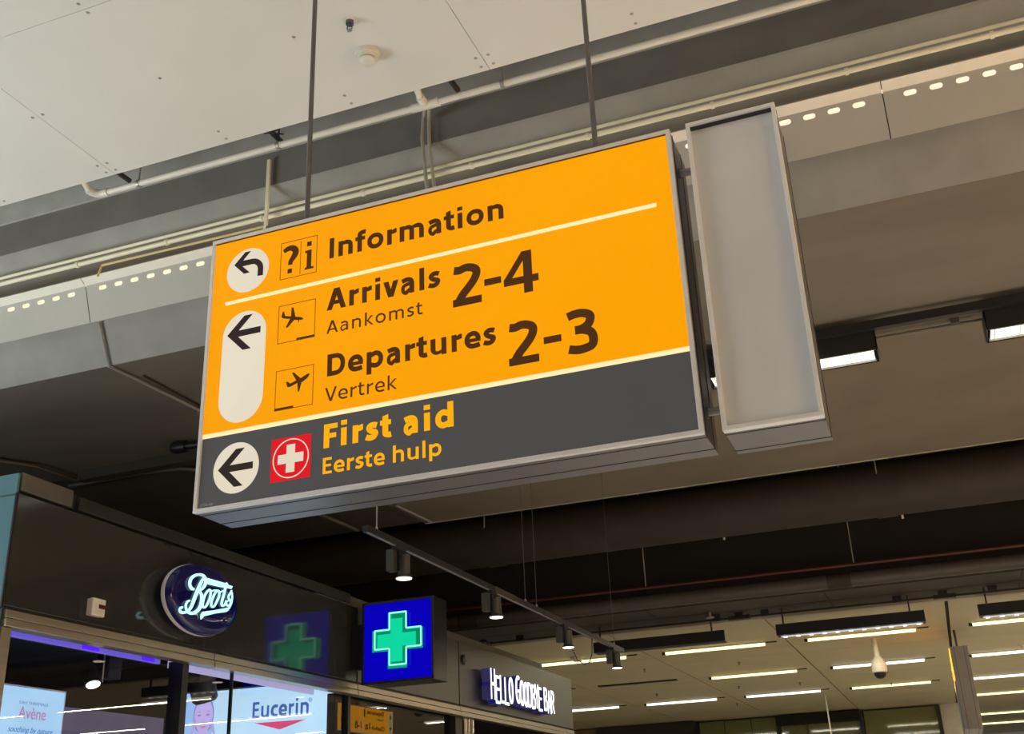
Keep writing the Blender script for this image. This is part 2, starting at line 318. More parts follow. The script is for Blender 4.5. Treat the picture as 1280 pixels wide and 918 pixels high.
def stext(body, fn, d, u0, v0, cap, width, s, kx=1.0, word=None):
    G_ = [glyph(c, s) for c in body]
    nat = sum(g_[0] + g_[1] + g_[2] for g_ in G_) - G_[0][1] - G_[-1][2]
    kx = kx * KX if kx == 1.0 else kx
    tr_ = (width / cap - nat * kx) / max(1, len(body) - 1)
    m = M(); pen = -G_[0][1] * kx
    wi = 0
    for gi, (W, L, R, S, P) in enumerate(G_):
        if body[gi] == ' ': wi += 1
        if word is not None and wi != word: S, P = [], []
        ox = pen + L * kx; e = Vector(d) * (0.04 * (gi % 2))
        f = lambda u, v: tuple(Vector(fn(u0 + u * cap, v0 + v * cap)))
        k_ = 0
        for st_ in S:
            k_ += 1; add_ribbon(m, [((ox + p[0] * kx) , p[1], p[2]) for p in st_], f, Vector(d) + Vector(d).normalized() * 0.0001 * k_)
        for pg in P:
            k_ += 1; m.prism([(ox + p[0] * kx, p[1]) for p in pg], f, Vector(d) + Vector(d).normalized() * 0.0001 * k_)
        pen += (W + L + R) * kx + tr_
    return m
BOOTS_STROKES=[
 [(5.650,1.469,0.0054),(5.625,1.471,0.0096),(5.607,1.485,0.0102),(5.603,1.507,0.0108),(5.615,1.531,0.0096),(5.647,1.554,0.0084),(5.687,1.568,0.0072),(5.726,1.570,0.0084),(5.753,1.559,0.0102),(5.762,1.537,0.0108),(5.751,1.509,0.0102),(5.726,1.483,0.0072),(5.697,1.468,0.0048)],
 [(5.742,1.561,0.0042),(5.721,1.533,0.0096),(5.698,1.493,0.0120),(5.674,1.445,0.0126),(5.653,1.400,0.0120),(5.635,1.362,0.0102),(5.610,1.334,0.0078),(5.577,1.317,0.0072),(5.543,1.312,0.0078),(5.525,1.321,0.0078),(5.533,1.337,0.0072),(5.552,1.344,0.0048)],
 [(5.697,1.468,0.0048),(5.722,1.456,0.0096),(5.735,1.428,0.0126),(5.729,1.389,0.0132),(5.710,1.357,0.0114),(5.677,1.333,0.0102),(5.640,1.322,0.0090),(5.605,1.325,0.0078),(5.585,1.341,0.0072),(5.580,1.363,0.0066),(5.594,1.385,0.0060),(5.616,1.396,0.0042)],
 [(5.805,1.496,0.0054),(5.779,1.475,0.0060),(5.759,1.442,0.0072),(5.747,1.404,0.0072),(5.748,1.383,0.0066),(5.763,1.376,0.0054),(5.783,1.389,0.0060),(5.805,1.423,0.0066),(5.819,1.458,0.0072),(5.818,1.488,0.0066),(5.805,1.496,0.0048)],
 [(5.819,1.482,0.0036),(5.845,1.497,0.0042),(5.876,1.503,0.0054)],
 [(5.894,1.506,0.0054),(5.869,1.488,0.0060),(5.850,1.457,0.0072),(5.835,1.422,0.0072),(5.836,1.401,0.0066),(5.852,1.394,0.0054),(5.872,1.407,0.0060),(5.893,1.439,0.0066),(5.910,1.473,0.0072),(5.909,1.499,0.0066),(5.894,1.506,0.0048)],
 [(5.909,1.495,0.0036),(5.937,1.507,0.0042),(5.959,1.516,0.0042)],
 [(5.986,1.570,0.0048),(5.974,1.540,0.0078),(5.962,1.495,0.0084),(5.948,1.456,0.0084),(5.943,1.430,0.0078),(5.955,1.418,0.0060),(5.975,1.428,0.0048),(5.990,1.457,0.0048)],
 [(6.043,1.532,0.0042),(6.024,1.505,0.0060),(6.011,1.485,0.0060),(6.021,1.471,0.0066),(6.039,1.460,0.0072),(6.037,1.441,0.0066),(6.017,1.429,0.0060),(5.995,1.434,0.0054),(5.994,1.450,0.0042),(6.011,1.460,0.0030)],
 [(6.047,1.522,0.0036),(6.053,1.492,0.0054),(6.050,1.460,0.0054),(6.035,1.430,0.0054),(6.021,1.411,0.0054)],
]
BOOTS_POLYS=[
 [(5.769,1.562),(5.900,1.564),(5.968,1.565),(5.981,1.573),(6.000,1.560),(6.046,1.560),(6.038,1.542),(5.903,1.532),(5.801,1.527),(5.776,1.527)],
 [(5.752,1.349),(5.869,1.377),(6.022,1.419),(6.017,1.399),(5.992,1.385),(5.871,1.356),(5.765,1.323),(5.738,1.300),(5.736,1.329)],
]

# ================================================================== THE SETTING
smesh('floor', M().box(-14, 12, -9, 40, -1.72, -1.6), mat('terrazzo_floor', (0.50, 0.47, 0.43), 0.35, var=0.12, scale=30))
smesh('wall_right', M().box(12, 12.2, -9, 40, -1.6, 5.2), mat('hall_wall_paint', (0.42, 0.39, 0.34), 0.7))
smesh('wall_back', M().box(-14, 12, -9.2, -9, -1.6, 5.2), MATS['hall_wall_paint'])
smesh('wall_left_upper', M().box(-13.9, -13.7, 4.4, 14.3, -1.6, 5.2), void_m).name = 'wall_left'

# --- white board ceiling near the camera
def seg_rect(m, x0, x1, y0, y1, z0, z1): m.box(x0, x1, y0, y1, z0, z1)
ceil = struct('ceiling', (0, 0, 4.3), 'white screwed board ceiling over the near hall')
obj('backing', M().box(-13.9, 11.9, -9, 5.10, 4.32, 4.36), joint_m, ceil)
pw, ph = 2.785, 1.396
panel_mesh = None; screw_mesh = None
bm_p = M().box(0.002, pw - 0.002, 0.002, ph - 0.002, 0, 0.018)
bm_s = M()
for sx in (0.04, 0.928, 1.857, 2.745):
    for sy in (0.028, 0.66, 1.26, 1.348):
        bm_s.lathe([(0, 0.011), (0.003, 0.009)], (sx, sy, 0.0), (0, 0, -1), 8)
for i in range(-3, 4):
    for j in range(-6, 1):
        x0 = -1.93 + i * pw; y0 = 5.142 - ph + j * ph
        if y0 < -4 or x0 > 9: continue
        if panel_mesh is None:
            o = obj('ceiling_panel', bm_p, white_panel); panel_mesh = o.data
            s = obj('screws', bm_s, screw_m); screw_mesh = s.data
        else:
            o = bpy.data.objects.new('ceiling_panel', panel_mesh); COL.objects.link(o)
            s = bpy.data.objects.new('screws', screw_mesh); COL.objects.link(s)
        o.parent = ceil; o.location = (x0, y0, 0.0)
        s.parent = o; s['kind'] = 'stuff'
obj('edge_angle', M().box(-13.9, 9, 5.10, 5.135, 4.318, 4.335), boxtop_m, ceil)

# --- concrete beam behind the ceiling edge
def profile(m, pts, x0, x1, t=None):
    """extrude an open (y, z) profile along x as a closed band: pts is a closed polygon"""
    return m.prism(pts, lambda y, z: (x0, y, z), (x1 - x0, 0, 0))
XL, XR = -13.7, 11.9
smesh('trim_1', profile(M(), [(5.595, 5.2), (5.595, 4.514), (5.625, 4.514), (5.625, 5.2)], XL, XR), mat('pale_concrete', (0.42, 0.415, 0.39), 0.85), 'upper concrete ledge behind the white ceiling edge')
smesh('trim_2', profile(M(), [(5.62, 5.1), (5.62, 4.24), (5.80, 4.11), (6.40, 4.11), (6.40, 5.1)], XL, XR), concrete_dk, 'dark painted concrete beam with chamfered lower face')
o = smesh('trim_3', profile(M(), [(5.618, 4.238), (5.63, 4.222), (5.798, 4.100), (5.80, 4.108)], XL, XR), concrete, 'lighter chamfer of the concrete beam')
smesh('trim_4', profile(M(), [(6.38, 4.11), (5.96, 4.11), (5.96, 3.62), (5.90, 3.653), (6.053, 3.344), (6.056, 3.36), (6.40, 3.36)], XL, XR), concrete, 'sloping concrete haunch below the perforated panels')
# --- brown soffit, pale plaster soffit, dark recess
ce2 = smesh('ceiling.001', M().box(-5.25, XR, 6.054, 7.70, 3.344, 3.358), soffit_m, 'dark brown plaster soffit behind the large sign')
smesh('ceiling.002', M().box(-5.25, XR, 7.70, 11.26, 3.344, 3.50), plaster_m, 'pale plaster soffit over the black louvre lamps')
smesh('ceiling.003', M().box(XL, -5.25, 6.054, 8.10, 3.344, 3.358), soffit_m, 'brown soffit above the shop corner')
smesh('ceiling.004', M().box(XL, XR, 7.9, 14.4, 4.20, 4.30), void_m, 'black painted void over the ducts')
smesh('trim_5', M().box(XL, -5.25, 8.10, 11.26, 3.36, 3.50), mat('dark_soffit', (0.07, 0.06, 0.048), 0.9), 'dark soffit above the shop roof')  # darker colour than the neighbouring brown soffit
smesh('trim_6', M().box(-5.25, XR, 11.262, 11.275, 3.335, 3.40), mat('plaster_edge', (0.42, 0.40, 0.33), 0.8), 'thin light edge of the plaster soffit')
smesh('wall_void', M().box(XL, XR, 13.25, 13.35, 2.46, 4.2), void_m, 'black upright wall above the far ceiling edge').name = 'wall_far_upper'
fs = struct('ceiling.005', (0, 13.1, 2.42), 'dark strip ceiling in front of the far hall')
for i in range(12):
    x0 = -13.7 + i * 2.1
    obj('soffit_board', M().box(x0, x0 + 2.09, 13.1, 13.68, 2.42, 2.44), mat('far_soffit_board', (0.05, 0.044, 0.034), 0.7, var=0.15), fs)
    obj('soffit_board', M().box(x0, x0 + 2.09, 13.70, 14.26, 2.42, 2.44), MATS['far_soffit_board'], fs)
smesh('trim_7', M().box(XL, XR, 14.20, 14.30, 2.375, 2.42), mat('pale_edge_strip', (0.5, 0.47, 0.4), 0.4), 'pale edge strip at the start of the far ceiling')

# --- far hall ceiling of cream panels
fc = struct('ceiling.006', (0, 0, 2.4), 'cream panelled ceiling of the far hall with strip lights')
obj('backing', M().box(-13.7, XR, 14.25, 39.9, 2.43, 2.47), joint_m, fc)
fm = None
for i in range(-6, 5):
    for j in range(0, 8):
        for q in (0, 1):
            x0 = -1.99 + i * 2.06 + (0.13 if i > 0 else 0); wx = 2.16 if i == 0 else 2.048; y0 = 14.32 + j * 3.36; ya, yb = (y0, y0 + 2.55) if q == 0 else (y0 + 2.565, y0 + 3.35)
            if y0 > 30 and x0 < -2.2: continue
            o = obj('ceiling_panel', M().box(x0 + 0.012, x0 + wx, ya, min(yb, 39.8), 2.40, 2.425), farceil_m, fc)

# --- perforated cream panels with the lit trough behind them
PL = 2.845; slot_pitch = 0.1422
P3, P2, P1 = (5.69, 3.912), (5.75, 3.878), (5.842, 3.616)
sy0, sy1 = 0.022, 0.054    # slot position down the face
fl = math.hypot(P1[0] - P2[0], P1[1] - P2[1]); dy, dz = (P1[0] - P2[0]) / fl, (P1[1] - P2[1]) / fl
def facept(x, t): return (x, 0 + dy * t, dz * t)          # relative to P2 line
pm = M()
pm_f = lambda u, v: facept(u, v)
th = (0, -dz * 0.003 * -1, dy * 0.003)  # small thickness away from the viewer
th = Vector((0, 0.003, 0.001))
g = 0.0035
pm.prism([(g, sy1 + 0.006), (PL - g, sy1 + 0.006), (PL - g, fl), (g, fl)], pm_f, th)
pm.prism([(g, 0), (PL - g, 0), (PL - g, sy0 - 0.006), (g, sy0 - 0.006)], pm_f, th)
ya, yb = sy0 - 0.006, sy1 + 0.006; cc = (sy0 + sy1) / 2; rr = (sy1 - sy0) / 2; hw = 0.036
edges = [g]
for k in range(19):
    c0 = 0.148 + k * slot_pitch
    xl, xr = c0 - slot_pitch / 2, c0 + slot_pitch / 2
    if k == 0: xl = g
    if k == 18: xr = PL - g
    cap = [(c0 - hw + rr, sy0)] + [(c0 + hw - rr + rr * math.sin(a), cc - rr * math.cos(a)) for a in [math.pi * i / 6 for i in range(7)]] + \
          [(c0 - hw + rr - rr * math.sin(a), cc + rr * math.cos(a)) for a in [math.pi * i / 6 for i in range(6)]]
    # split around the slot: left, right, top and bottom pieces
    top = [p for p in cap if p[1] <= cc + 1e-6]; 
    right_arc = [(c0 + hw - rr + rr * math.sin(a), cc - rr * math.cos(a)) for a in [math.pi * i / 6 for i in range(7)]]
    left_arc = [(c0 - hw + rr - rr * math.sin(a), cc - rr * math.cos(a)) for a in [math.pi * i / 6 for i in range(7)]]
    pm.prism([(c0, ya), (xr, ya), (xr, yb), (c0, yb), (c0, sy1)] + right_arc[::-1] + [(c0, sy0)], pm_f, th)
    pm.prism([(c0, ya), (xl, ya), (xl, yb), (c0, yb), (c0, sy1)] + left_arc[::-1] + [(c0, sy0)], pm_f, th)
# returns at the panel ends and a folded bottom lip

fmz = M().prism([(0, 0), (P3[0] - P2[0], P3[1] - P2[1]), (P3[0] - P2[0] + .001, P3[1] - P2[1] + 0.004), (0.002, 0.004)], lambda y, z: (g, y, z), (PL - 2 * g, 0, 0))
pr = struct('trim_8', (0, 5.75, 3.878), 'run of beige perforated sheet metal panels along the beam')
p_first = None
for i in range(6):
    x0 = -11.12 + i * PL
    if p_first is None:
        o = obj('perforated_panel', pm, perf_m); f2 = obj('flange', fmz, flange_m); p_first = (o.data, f2.data)
    else:
        o = bpy.data.objects.new('perforated_panel', p_first[0]); COL.objects.link(o)
        f2 = bpy.data.objects.new('flange', p_first[1]); COL.objects.link(f2)
    o.parent = pr; o.location = (x0, 0, 0); f2.parent = o
for i in range(1, 6):
    xj = -11.12 + i * PL
    obj('joint_cover', M().prism([(-0.02, 0.004), (0.02, 0.004), (0.02, fl - 0.005), (-0.02, fl - 0.005)], lambda u, v: (xj + u, 5.75 + dy * v + 0.006, 3.878 + dz * v), (0, 0.003, 0.001)), duct_m, pr)
lt = obj('trough_light', M().box(-11.1, 5.9, 5.90, 5.93, 3.84, 4.00), glow('warm_trough_glow', srgb(255, 236, 205), 1.15))
tag(lt, 'warm glowing light trough seen through the slots of the perforated panels', 'light')
lt.location = (0, 0, 0)

# ================================================================== SHOP (left wall)
X0 = -4.35
wl = struct('wall_left.001', (X0, 4.31, -1.6), 'dark shop front with metal header')
def fasc(y0, y1, z0, z1, m, name='fascia_panel', x1=X0, t=0.03, label=None):
    o = obj(name, M().box(x1 - t, x1, y0, y1, z0, z1), m, wl, bevel=0.003)
    if label: o['label'] = label
    return o
fasc(4.318, 8.02, 1.172, 1.757, fascia_m, label='dark glossy fascia panel')
fasc(8.04, 10.065, 1.172, 1.768, steel_m, label='brushed steel fascia panel')
fasc(10.085, 13.58, 1.172, 1.772, steel_m, label='brushed steel fascia panel')
obj('fascia_backing', M().box(X0 - 0.12, X0 - 0.032, 4.33, 13.57, 1.15, 1.765), black_m, wl)
fasc(4.33, 4.71, 1.775, 1.872, boxtop_m, 'upper_panel', t=0.02)
fasc(4.765, 7.9, 1.775, 1.850, mat('dim_metal', (0.045, 0.045, 0.042), 0.4, 0.5), 'upper_panel', t=0.02)
obj('gap_post', M().box(X0 - 0.05, X0 - 0.02, 4.71, 4.765, 1.775, 1.86), black_m, wl)
obj('upper_box', M().box(-5.4, -4.50, 7.9, 12.95, 1.775, 1.895), boxtop_m, wl, bevel=0.005)
obj('roof', M().box(-13.6, -4.47, 4.36, 13.57, 1.70, 1.775), void_m, wl)
# header beam: two stepped rails, in lengths
for a, b in ((4.33, 6.10), (6.106, 8.02), (8.026, 10.065), (10.071, 13.58)):
    obj('header_rail', M().box(X0 - 0.06, X0 + 0.012, a, b, 1.112, 1.153), bronze_m, wl, bevel=0.003)
    obj('header_rail', M().box(X0 - 0.06, X0 + 0.020, a, b, 1.068, 1.108), bronze_m, wl, bevel=0.003)
obj('shadow_gap', M().box(X0 - 0.05, X0 - 0.015, 4.33, 13.58, 1.10, 1.175), black_m, wl)
obj('corner_post', M().box(X0 - 0.07, X0 + 0.004, 4.325, 4.39, -1.6, 1.066), bronze_m, wl, bevel=0.003)
# teal end wall facing the camera
for x0, x1 in ((-5.9, X0 - 0.012), (-7.5, -5.91), (-9.1, -7.51)):
    obj('teal_panel', M().box(x0, x1, 4.31, 4.325, 1.165, 1.745), teal_m, wl)
    obj('teal_panel', M().box(x0, x1, 4.31, 4.325, 1.755, 1.866), teal_m, wl)
    obj('teal_panel', M().box(x0, x1, 4.31, 4.325, -1.6, 1.155), teal_m, wl)
obj('end_backing', M().box(-9.1, X0 - 0.03, 4.325, 4.34, -1.6, 1.86), black_m, wl)
obj('corner_edge', M().box(X0 - 0.012, X0 - 0.002, 4.306, 4.325, 1.16, 1.757), black_m, wl)
# interior shell
dark_in = mat('dark_shop_interior', (0.035, 0.035, 0.045), 0.8, var=0.1)
obj('interior_ceiling', M().box(-9, -4.47, 4.35, 13.56, 1.55, 1.60), dark_in, wl)
obj('interior_back_wall', M().box(-9.1, -9.0, 4.35, 13.56, -1.6, 1.6), dark_in, wl)
obj('interior_end_wall', M().box(-9, -4.36, 13.5, 13.58, -1.6, 1.7), dark_in, wl)
obj('cross_wall', M().box(-9, -4.55, 8.45, 8.53, -1.6, 1.55), dark_in, wl)
# glazing: one window with panes and mullions
GX = -4.45
wd = struct('window_1', (GX, 4.4, -1.6), 'shop front glazing under the metal header')
gm = glass_mat('shop_glass')
for a, b in ((4.39, 5.87), (5.93, 6.46), (6.472, 8.02), (8.06, 10.06)):
    obj('glass_pane', M().add([(GX, a, -1.6), (GX, b, -1.6), (GX, b, 1.085), (GX, a, 1.085)], [(0, 1, 2, 3)]), gm, wd)
for a, b, x0, x1, m_, n in ((5.87, 5.93, GX - 0.06, GX + 0.05, black_m, 'mullion'), (6.46, 6.472, GX - 0.01, GX + 0.012, black_m, 'glass_joint'),
                         (7.90, 8.12, GX - 0.09, GX - 0.02, mat('slate_blue_column', (0.035, 0.04, 0.06), 0.35), 'column_cover'), (8.02, 8.06, GX - 0.05, GX + 0.03, black_m, 'mullion'),
                         (10.06, 10.22, GX - 0.06, GX + 0.06, black_m, 'mullion')):
    obj(n, M().box(x0, x1, a, b, -1.6, 1.085), m_, wd)
obj('head_channel', M().box(GX - 0.03, GX + 0.03, 4.39, 9.95, 1.085, 1.10), black_m, wd)
chrome = mat('polished_steel', (0.6, 0.58, 0.55), 0.12, 1.0, var=0.03)
for y in (10.28, 10.36, 10.46):
    wdm = obj('steel_post', M().lathe([(0, 0.03), (2.66, 0.03)], (GX + 0.05, y, -1.6), (0, 0, 1), 16), chrome, wd, smooth=True)

# --- end wall of the far hall
ew = struct('wall_far', (-4, 28.3, -1.6), 'glazed end wall of the far hall')
olive = mat('olive_green_room', (0.30, 0.33, 0.16), 0.7, var=0.1)
obj('back_plane', M().box(-13, -0.2, 31.0, 31.1, -1.6, 2.5), olive, ew)
gg = mat('green_tinted_glazing', (0.15, 0.17, 0.06), 0.04, 0, var=0.05, spec=1.0)
for a, b, y in ((-5.80, -5.18, 28.2), (-5.16, -4.54, 28.2), (-4.52, -3.92, 28.2), (-3.84, -3.24, 28.3), (-3.22, -2.62, 28.3), (-2.60, -2.02, 28.3), (-1.90, -0.28, 28.3)):
    obj('glass_pane', M().box(a, b, y, y + 0.02, -1.6, 2.36), gg, ew)
obj('door_header', M().box(-3.9, -2.0, 27.95, 28.28, 2.16, 2.37), void_m, ew)
obj('dark_header', M().box(-8.3, -5.86, 27.8, 28.28, 2.12, 2.38), mat('dark_brown_header', (0.03, 0.022, 0.015), 0.5), ew)
for x in (-5.83, -3.9, -1.96, -0.25):
    obj('frame_post', M().box(x - 0.04, x + 0.04, 28.16, 28.32, -1.6, 2.38), black_m, ew)
obj('frame_head', M().box(-5.9, -3.86, 28.16, 28.2, 2.36, 2.385), black_m, ew)
obj('wood_panel', M().box(-9.6, -8.3, 28.0, 28.3, -1.6, 2.38), mat('brown_wood_panel', (0.20, 0.12, 0.05), 0.5, var=0.1), ew)
obj('end_wall_face', M().box(-13.7, -9.6, 28.2, 28.3, -1.6, 2.4), olive, ew)
obj('white_pier', M().box(-0.20, 0.55, 28.4, 31.0, -1.6, 2.4), mat('white_pier_paint', (0.70, 0.66, 0.58), 0.6), ew)

# ================================================================== THE LARGE YELLOW SIGN
SX, SZ, SY, SW, SH, SD = -3.01, 1.385, 4.0, 2.32, 1.392, 0.305
ys = SY + 0.012           # face plane
F = lambda u, v: (SX + u, ys, SZ + v)
T1 = (0, -0.0015, 0)      # lettering thickness towards the viewer
T2 = (0, -0.0030, 0)
sign = thing('direction_sign', 'large yellow and grey hanging airport direction sign reading Information, Arrivals, Departures, First aid', 'sign', (SX + SW / 2, SY + SD / 2, SZ))
obj('housing', M().box(SX + 0.002, SX + SW - 0.002, SY + 0.022, SY + SD, SZ + 0.002, SZ + SH - 0.002), alu_side, sign, bevel=0.002)
obj('groove', M().box(SX, SX + SW, SY + 0.060, SY + 0.064, SZ, SZ + SH), black_m, sign)
obj('groove', M().box(SX, SX + SW, SY + 0.215, SY + 0.219, SZ, SZ + SH), black_m, sign)
fw = 0.019
for nm, b in (('frame_rail', (SX, SX + SW, SZ, SZ + fw)), ('frame_rail', (SX, SX + SW, SZ + SH - fw, SZ + SH)), ('frame_rail', (SX, SX + fw, SZ + fw, SZ + SH - fw)), ('frame_rail', (SX + SW - fw, SX + SW, SZ + fw, SZ + SH - fw))):
    obj(nm, M().box(b[0], b[1], SY, SY + 0.026, b[2], b[3]), alu, sign, bevel=0.003)
face = obj('yellow_face', M().prism(rect(fw, 0.372, SW - fw, SH - fw), F, (0, 0.008, 0)), yellow, sign)
obj('white_line', M().prism(rect(fw, 0.351, SW - fw, 0.3745), F, (0, 0.008, 0)), whiteln, sign)
obj('grey_band', M().prism(rect(fw, fw, SW - fw, 0.351), F, (0, 0.008, 0)), band_m, sign)
obj('white_line', M().prism([(0.093, 1.021), (2.228, 1.031), (2.228, 1.050), (0.093, 1.039)], F, T1), whiteln, sign)
obj('recess_shadow', M().box(SX + fw, SX + SW - fw, SY + 0.006, SY + 0.012, SZ + SH - fw - 0.004, SZ + SH - fw), brownfoil, sign)  # thin dark strip painting the shade below the top rail
def pr_(name, pts, m, t=T1, label=None):
    o = obj(name, M().prism(pts, F, t), m, sign)
    if label: o['label'] = label
    return o
for a, b in (('arrow_disc', circle(0.209, 1.189, 0.118)), ('arrow_disc', circle(0.209, 0.186, 0.1195))):
    pr_(a, b, whitebl)
pr_('arrow_pill', circle(0.211, 0.848, 0.119, 24, 0, 180) + circle(0.211, 0.522, 0.119, 24, 180, 360), whitebl)
# straight arrows
for dx, dy_ in ((0, 0), (-0.002, -0.669)):
    A = [(0.117, 0.855), (0.207, 0.944), (0.252, 0.944), (0.178, 0.871), (0.300, 0.871), (0.300, 0.839), (0.178, 0.839), (0.252, 0.766), (0.207, 0.766)]
    pr_('arrow', [(x + dx, y + dy_) for x, y in A], blackfoil, T2)
# curved arrow
arc_o = [(0.231 + 0.066 * math.cos(t), 1.181 + 0.064 * math.sin(t)) for t in [math.pi / 2 - k * math.pi / 20 for k in range(11)]]
arc_i = [(0.231 + 0.036 * math.cos(t), 1.181 + 0.035 * math.sin(t)) for t in [k * math.pi / 20 for k in range(11)]]
pr_('arrow', [(0.131, 1.232), (0.190, 1.291), (0.221, 1.291), (0.179, 1.247)] + arc_o + [(0.297, 1.142), (0.267, 1.144)] + arc_i + [(0.178, 1.216), (0.221, 1.174), (0.189, 1.173)], blackfoil, T2)
# pictogram boxes
def frame2d(name, u0, v0, u1, v1, t, m, z=T1):
    mm = M()
    for r_ in (rect(u0, v0, u1, v0 + t), rect(u0, v1 - t, u1, v1), rect(u0, v0 + t, u0 + t, v1 - t), rect(u1 - t, v0 + t, u1, v1 - t)): mm.prism(r_, F, z)
    return obj(name, mm, m, sign)
orangeline = mat('orange_brown_line', (0.02, 0.006, 0.001), 0.6, spec=0.0, emit=srgb(150, 78, 4), estr=0.9)
frame2d('pictogram_frame', 0.392, 1.092, 0.591, 1.292, 0.0028, orangeline)
pr_('pictogram_divider', rect(0.5005, 1.103, 0.503, 1.280), orangeline)
frame2d('pictogram_frame', 0.395, 0.757, 0.593, 0.953, 0.0028, orangeline)
frame2d('pictogram_frame', 0.396, 0.424, 0.594, 0.620, 0.0028, orangeline)
# question mark
q = M()
add_ribbon(q, [(0.408, 1.243, 0.010), (0.428, 1.253, 0.013), (0.452, 1.254, 0.015), (0.471, 1.240, 0.0165), (0.473, 1.220, 0.0165), (0.462, 1.200, 0.0145), (0.449, 1.182, 0.0125), (0.446, 1.164, 0.0115)], F, T1)
q.prism(rect(0.434, 1.119, 0.457, 1.142), F, T1)
obj('question_mark', q, brownfoil, sign)
q = M().prism(rect(0.536, 1.242, 0.560, 1.266), F, T1)
q.prism([(0.527, 1.219), (0.527, 1.208), (0.537, 1.206), (0.537, 1.130), (0.527, 1.127), (0.527, 1.118), (0.575, 1.118), (0.575, 1.127), (0.561, 1.130), (0.561, 1.221)], F, T1)
obj('letter_i', q, brownfoil, sign)
pl2 = [(0.530, 0.862), (0.521, 0.870), (0.507, 0.876), (0.487, 0.880), (0.474, 0.931), (0.465, 0.933), (0.463, 0.887), (0.430, 0.896), (0.424, 0.920), (0.418, 0.920), (0.411, 0.897), (0.416, 0.889), (0.425, 0.884), (0.459, 0.875), (0.437, 0.835), (0.446, 0.833), (0.481, 0.866), (0.503, 0.860), (0.502, 0.850), (0.506, 0.849), (0.508, 0.860), (0.521, 0.858)]
pl3 = [(0.574, 0.576), (0.568, 0.579), (0.557, 0.576), (0.527, 0.563), (0.491, 0.598), (0.481, 0.597), (0.505, 0.556), (0.473, 0.546), (0.461, 0.558), (0.451, 0.556), (0.459, 0.533), (0.466, 0.530), (0.476, 0.531), (0.511, 0.543), (0.515, 0.500), (0.521, 0.499), (0.532, 0.541), (0.556, 0.554), (0.568, 0.564)]
pr_('aeroplane', pl2, brownfoil, label='landing aeroplane pictogram'); pr_('aeroplane', pl3, brownfoil, label='departing aeroplane pictogram')
pr_('runway_bar', rect(0.497, 0.7565, 0.593, 0.769), brownfoil); pr_('runway_bar', rect(0.396, 0.4235, 0.493, 0.436), brownfoil)
# red first aid square
pr_('red_square', rect(0.391, 0.087, 0.592, 0.287), redfoil)
mm = M()
co, ci = circle(0.4925, 0.187, 0.0915, 48), circle(0.4925, 0.187, 0.0865, 48)
for i in range(48): mm.prism([co[i], co[(i + 1) % 48], ci[(i + 1) % 48], ci[i]], F, T2)
obj('white_ring', mm, whitebl, sign)
def cross(cx, cy, a, h): return [(cx - h, cy - a), (cx + h, cy - a), (cx + h, cy - h), (cx + a, cy - h), (cx + a, cy + h), (cx + h, cy + h), (cx + h, cy + a), (cx - h, cy + a), (cx - h, cy + h), (cx - a, cy + h), (cx - a, cy - h), (cx - h, cy - h)]
pr_('white_cross', cross(0.4915, 0.187, 0.0645, 0.0215), whitebl, T2)
yellowtext = glow('backlit_yellow_text', srgb(255, 176, 10), 1.0)
greytxt = glow('small_grey_print', srgb(150, 150, 145), 0.6)
for body, u, v, cap, wd_, b, m_ in (
    ('Information', 0.659, 1.1475, 0.107, 0.881, 0.208, brownfoil),
    ('Arrivals', 0.653, 0.876, 0.108, 0.573, 0.208, brownfoil),
    ('Aankomst', 0.655, 0.758, 0.063, 0.483, 0.130, brownfoil),
    ('2-4', 1.284, 0.757, 0.203, 0.404, 0.190, brownfoil),
    ('Departures', 0.664, 0.545, 0.107, 0.817, 0.208, brownfoil),
    ('Vertrek', 0.656, 0.424, 0.066, 0.356, 0.125, brownfoil),
    ('2-3', 1.535, 0.428, 0.200, 0.396, 0.190, brownfoil),
    ('First aid', 0.656, 0.206, 0.110, 0.621, 0.235, yellowtext),
    ('Eerste hulp', 0.655, 0.088, 0.073, 0.564, 0.175, yellowtext)):
    for k_ in range(len(body.split())): obj('lettering', stext(body, F, T1, u, v, cap, wd_, b, word=k_), m_, sign)
obj('small_print', text('2710-wb', F, T1, 0.029, 0.0285, 0.012, 0.069, 0.0), greytxt, sign)

# suspension rods (hang the sign from the white ceiling)
for x, lb in ((SX + 0.487, 'left dark steel rod hanging the large yellow sign from the ceiling'), (SX + 1.968, 'right dark steel rod hanging the large yellow sign from the ceiling')):
    y = 4.03 + 0.0
    r0 = tag(obj('hanging_rod', M().tube([(x, y + 0.05, SZ + SH - 0.005), (x, y + 0.05, 4.3)], 0.0125, 12), rod_m, smooth=True, base=(x, y + 0.05, SZ + SH)), lb, 'rod', 'rods hanging the large sign')
    obj('collar', M().lathe([(0, 0.02), (0.03, 0.02)], (x, y + 0.05, SZ + SH), (0, 0, 1), 12), rod_m, r0, smooth=True)

# blank sign on the right
bx0, bx1, bz0, bz1 = -0.620, -0.241, 1.382, 2.782
blank = thing('blank_sign', 'narrow blank grey hanging sign box beside the large yellow sign', 'sign', ((bx0 + bx1) / 2, 4.16, bz0))
obj('housing', M().box(bx0 + 0.002, bx1 - 0.002, 4.035, 4.325, bz0 + 0.002, bz1 - 0.002), alu_side, blank, bevel=0.002)
obj('groove', M().box(bx0, bx1, 4.275, 4.279, bz0, bz1), black_m, blank)
obj('groove', M().box(bx0, bx1, 4.06, 4.064, bz0, bz1), black_m, blank)
for b in ((bx0, bx1, bz0, bz0 + 0.018), (bx0, bx1, bz1 - 0.018, bz1), (bx0, bx0 + 0.017, bz0 + 0.018, bz1 - 0.018), (bx1 - 0.017, bx1, bz0 + 0.018, bz1 - 0.018)):
    obj('frame_rail', M().box(b[0], b[1], 4.0, 4.04, b[2], b[3]), alu, blank, bevel=0.003)
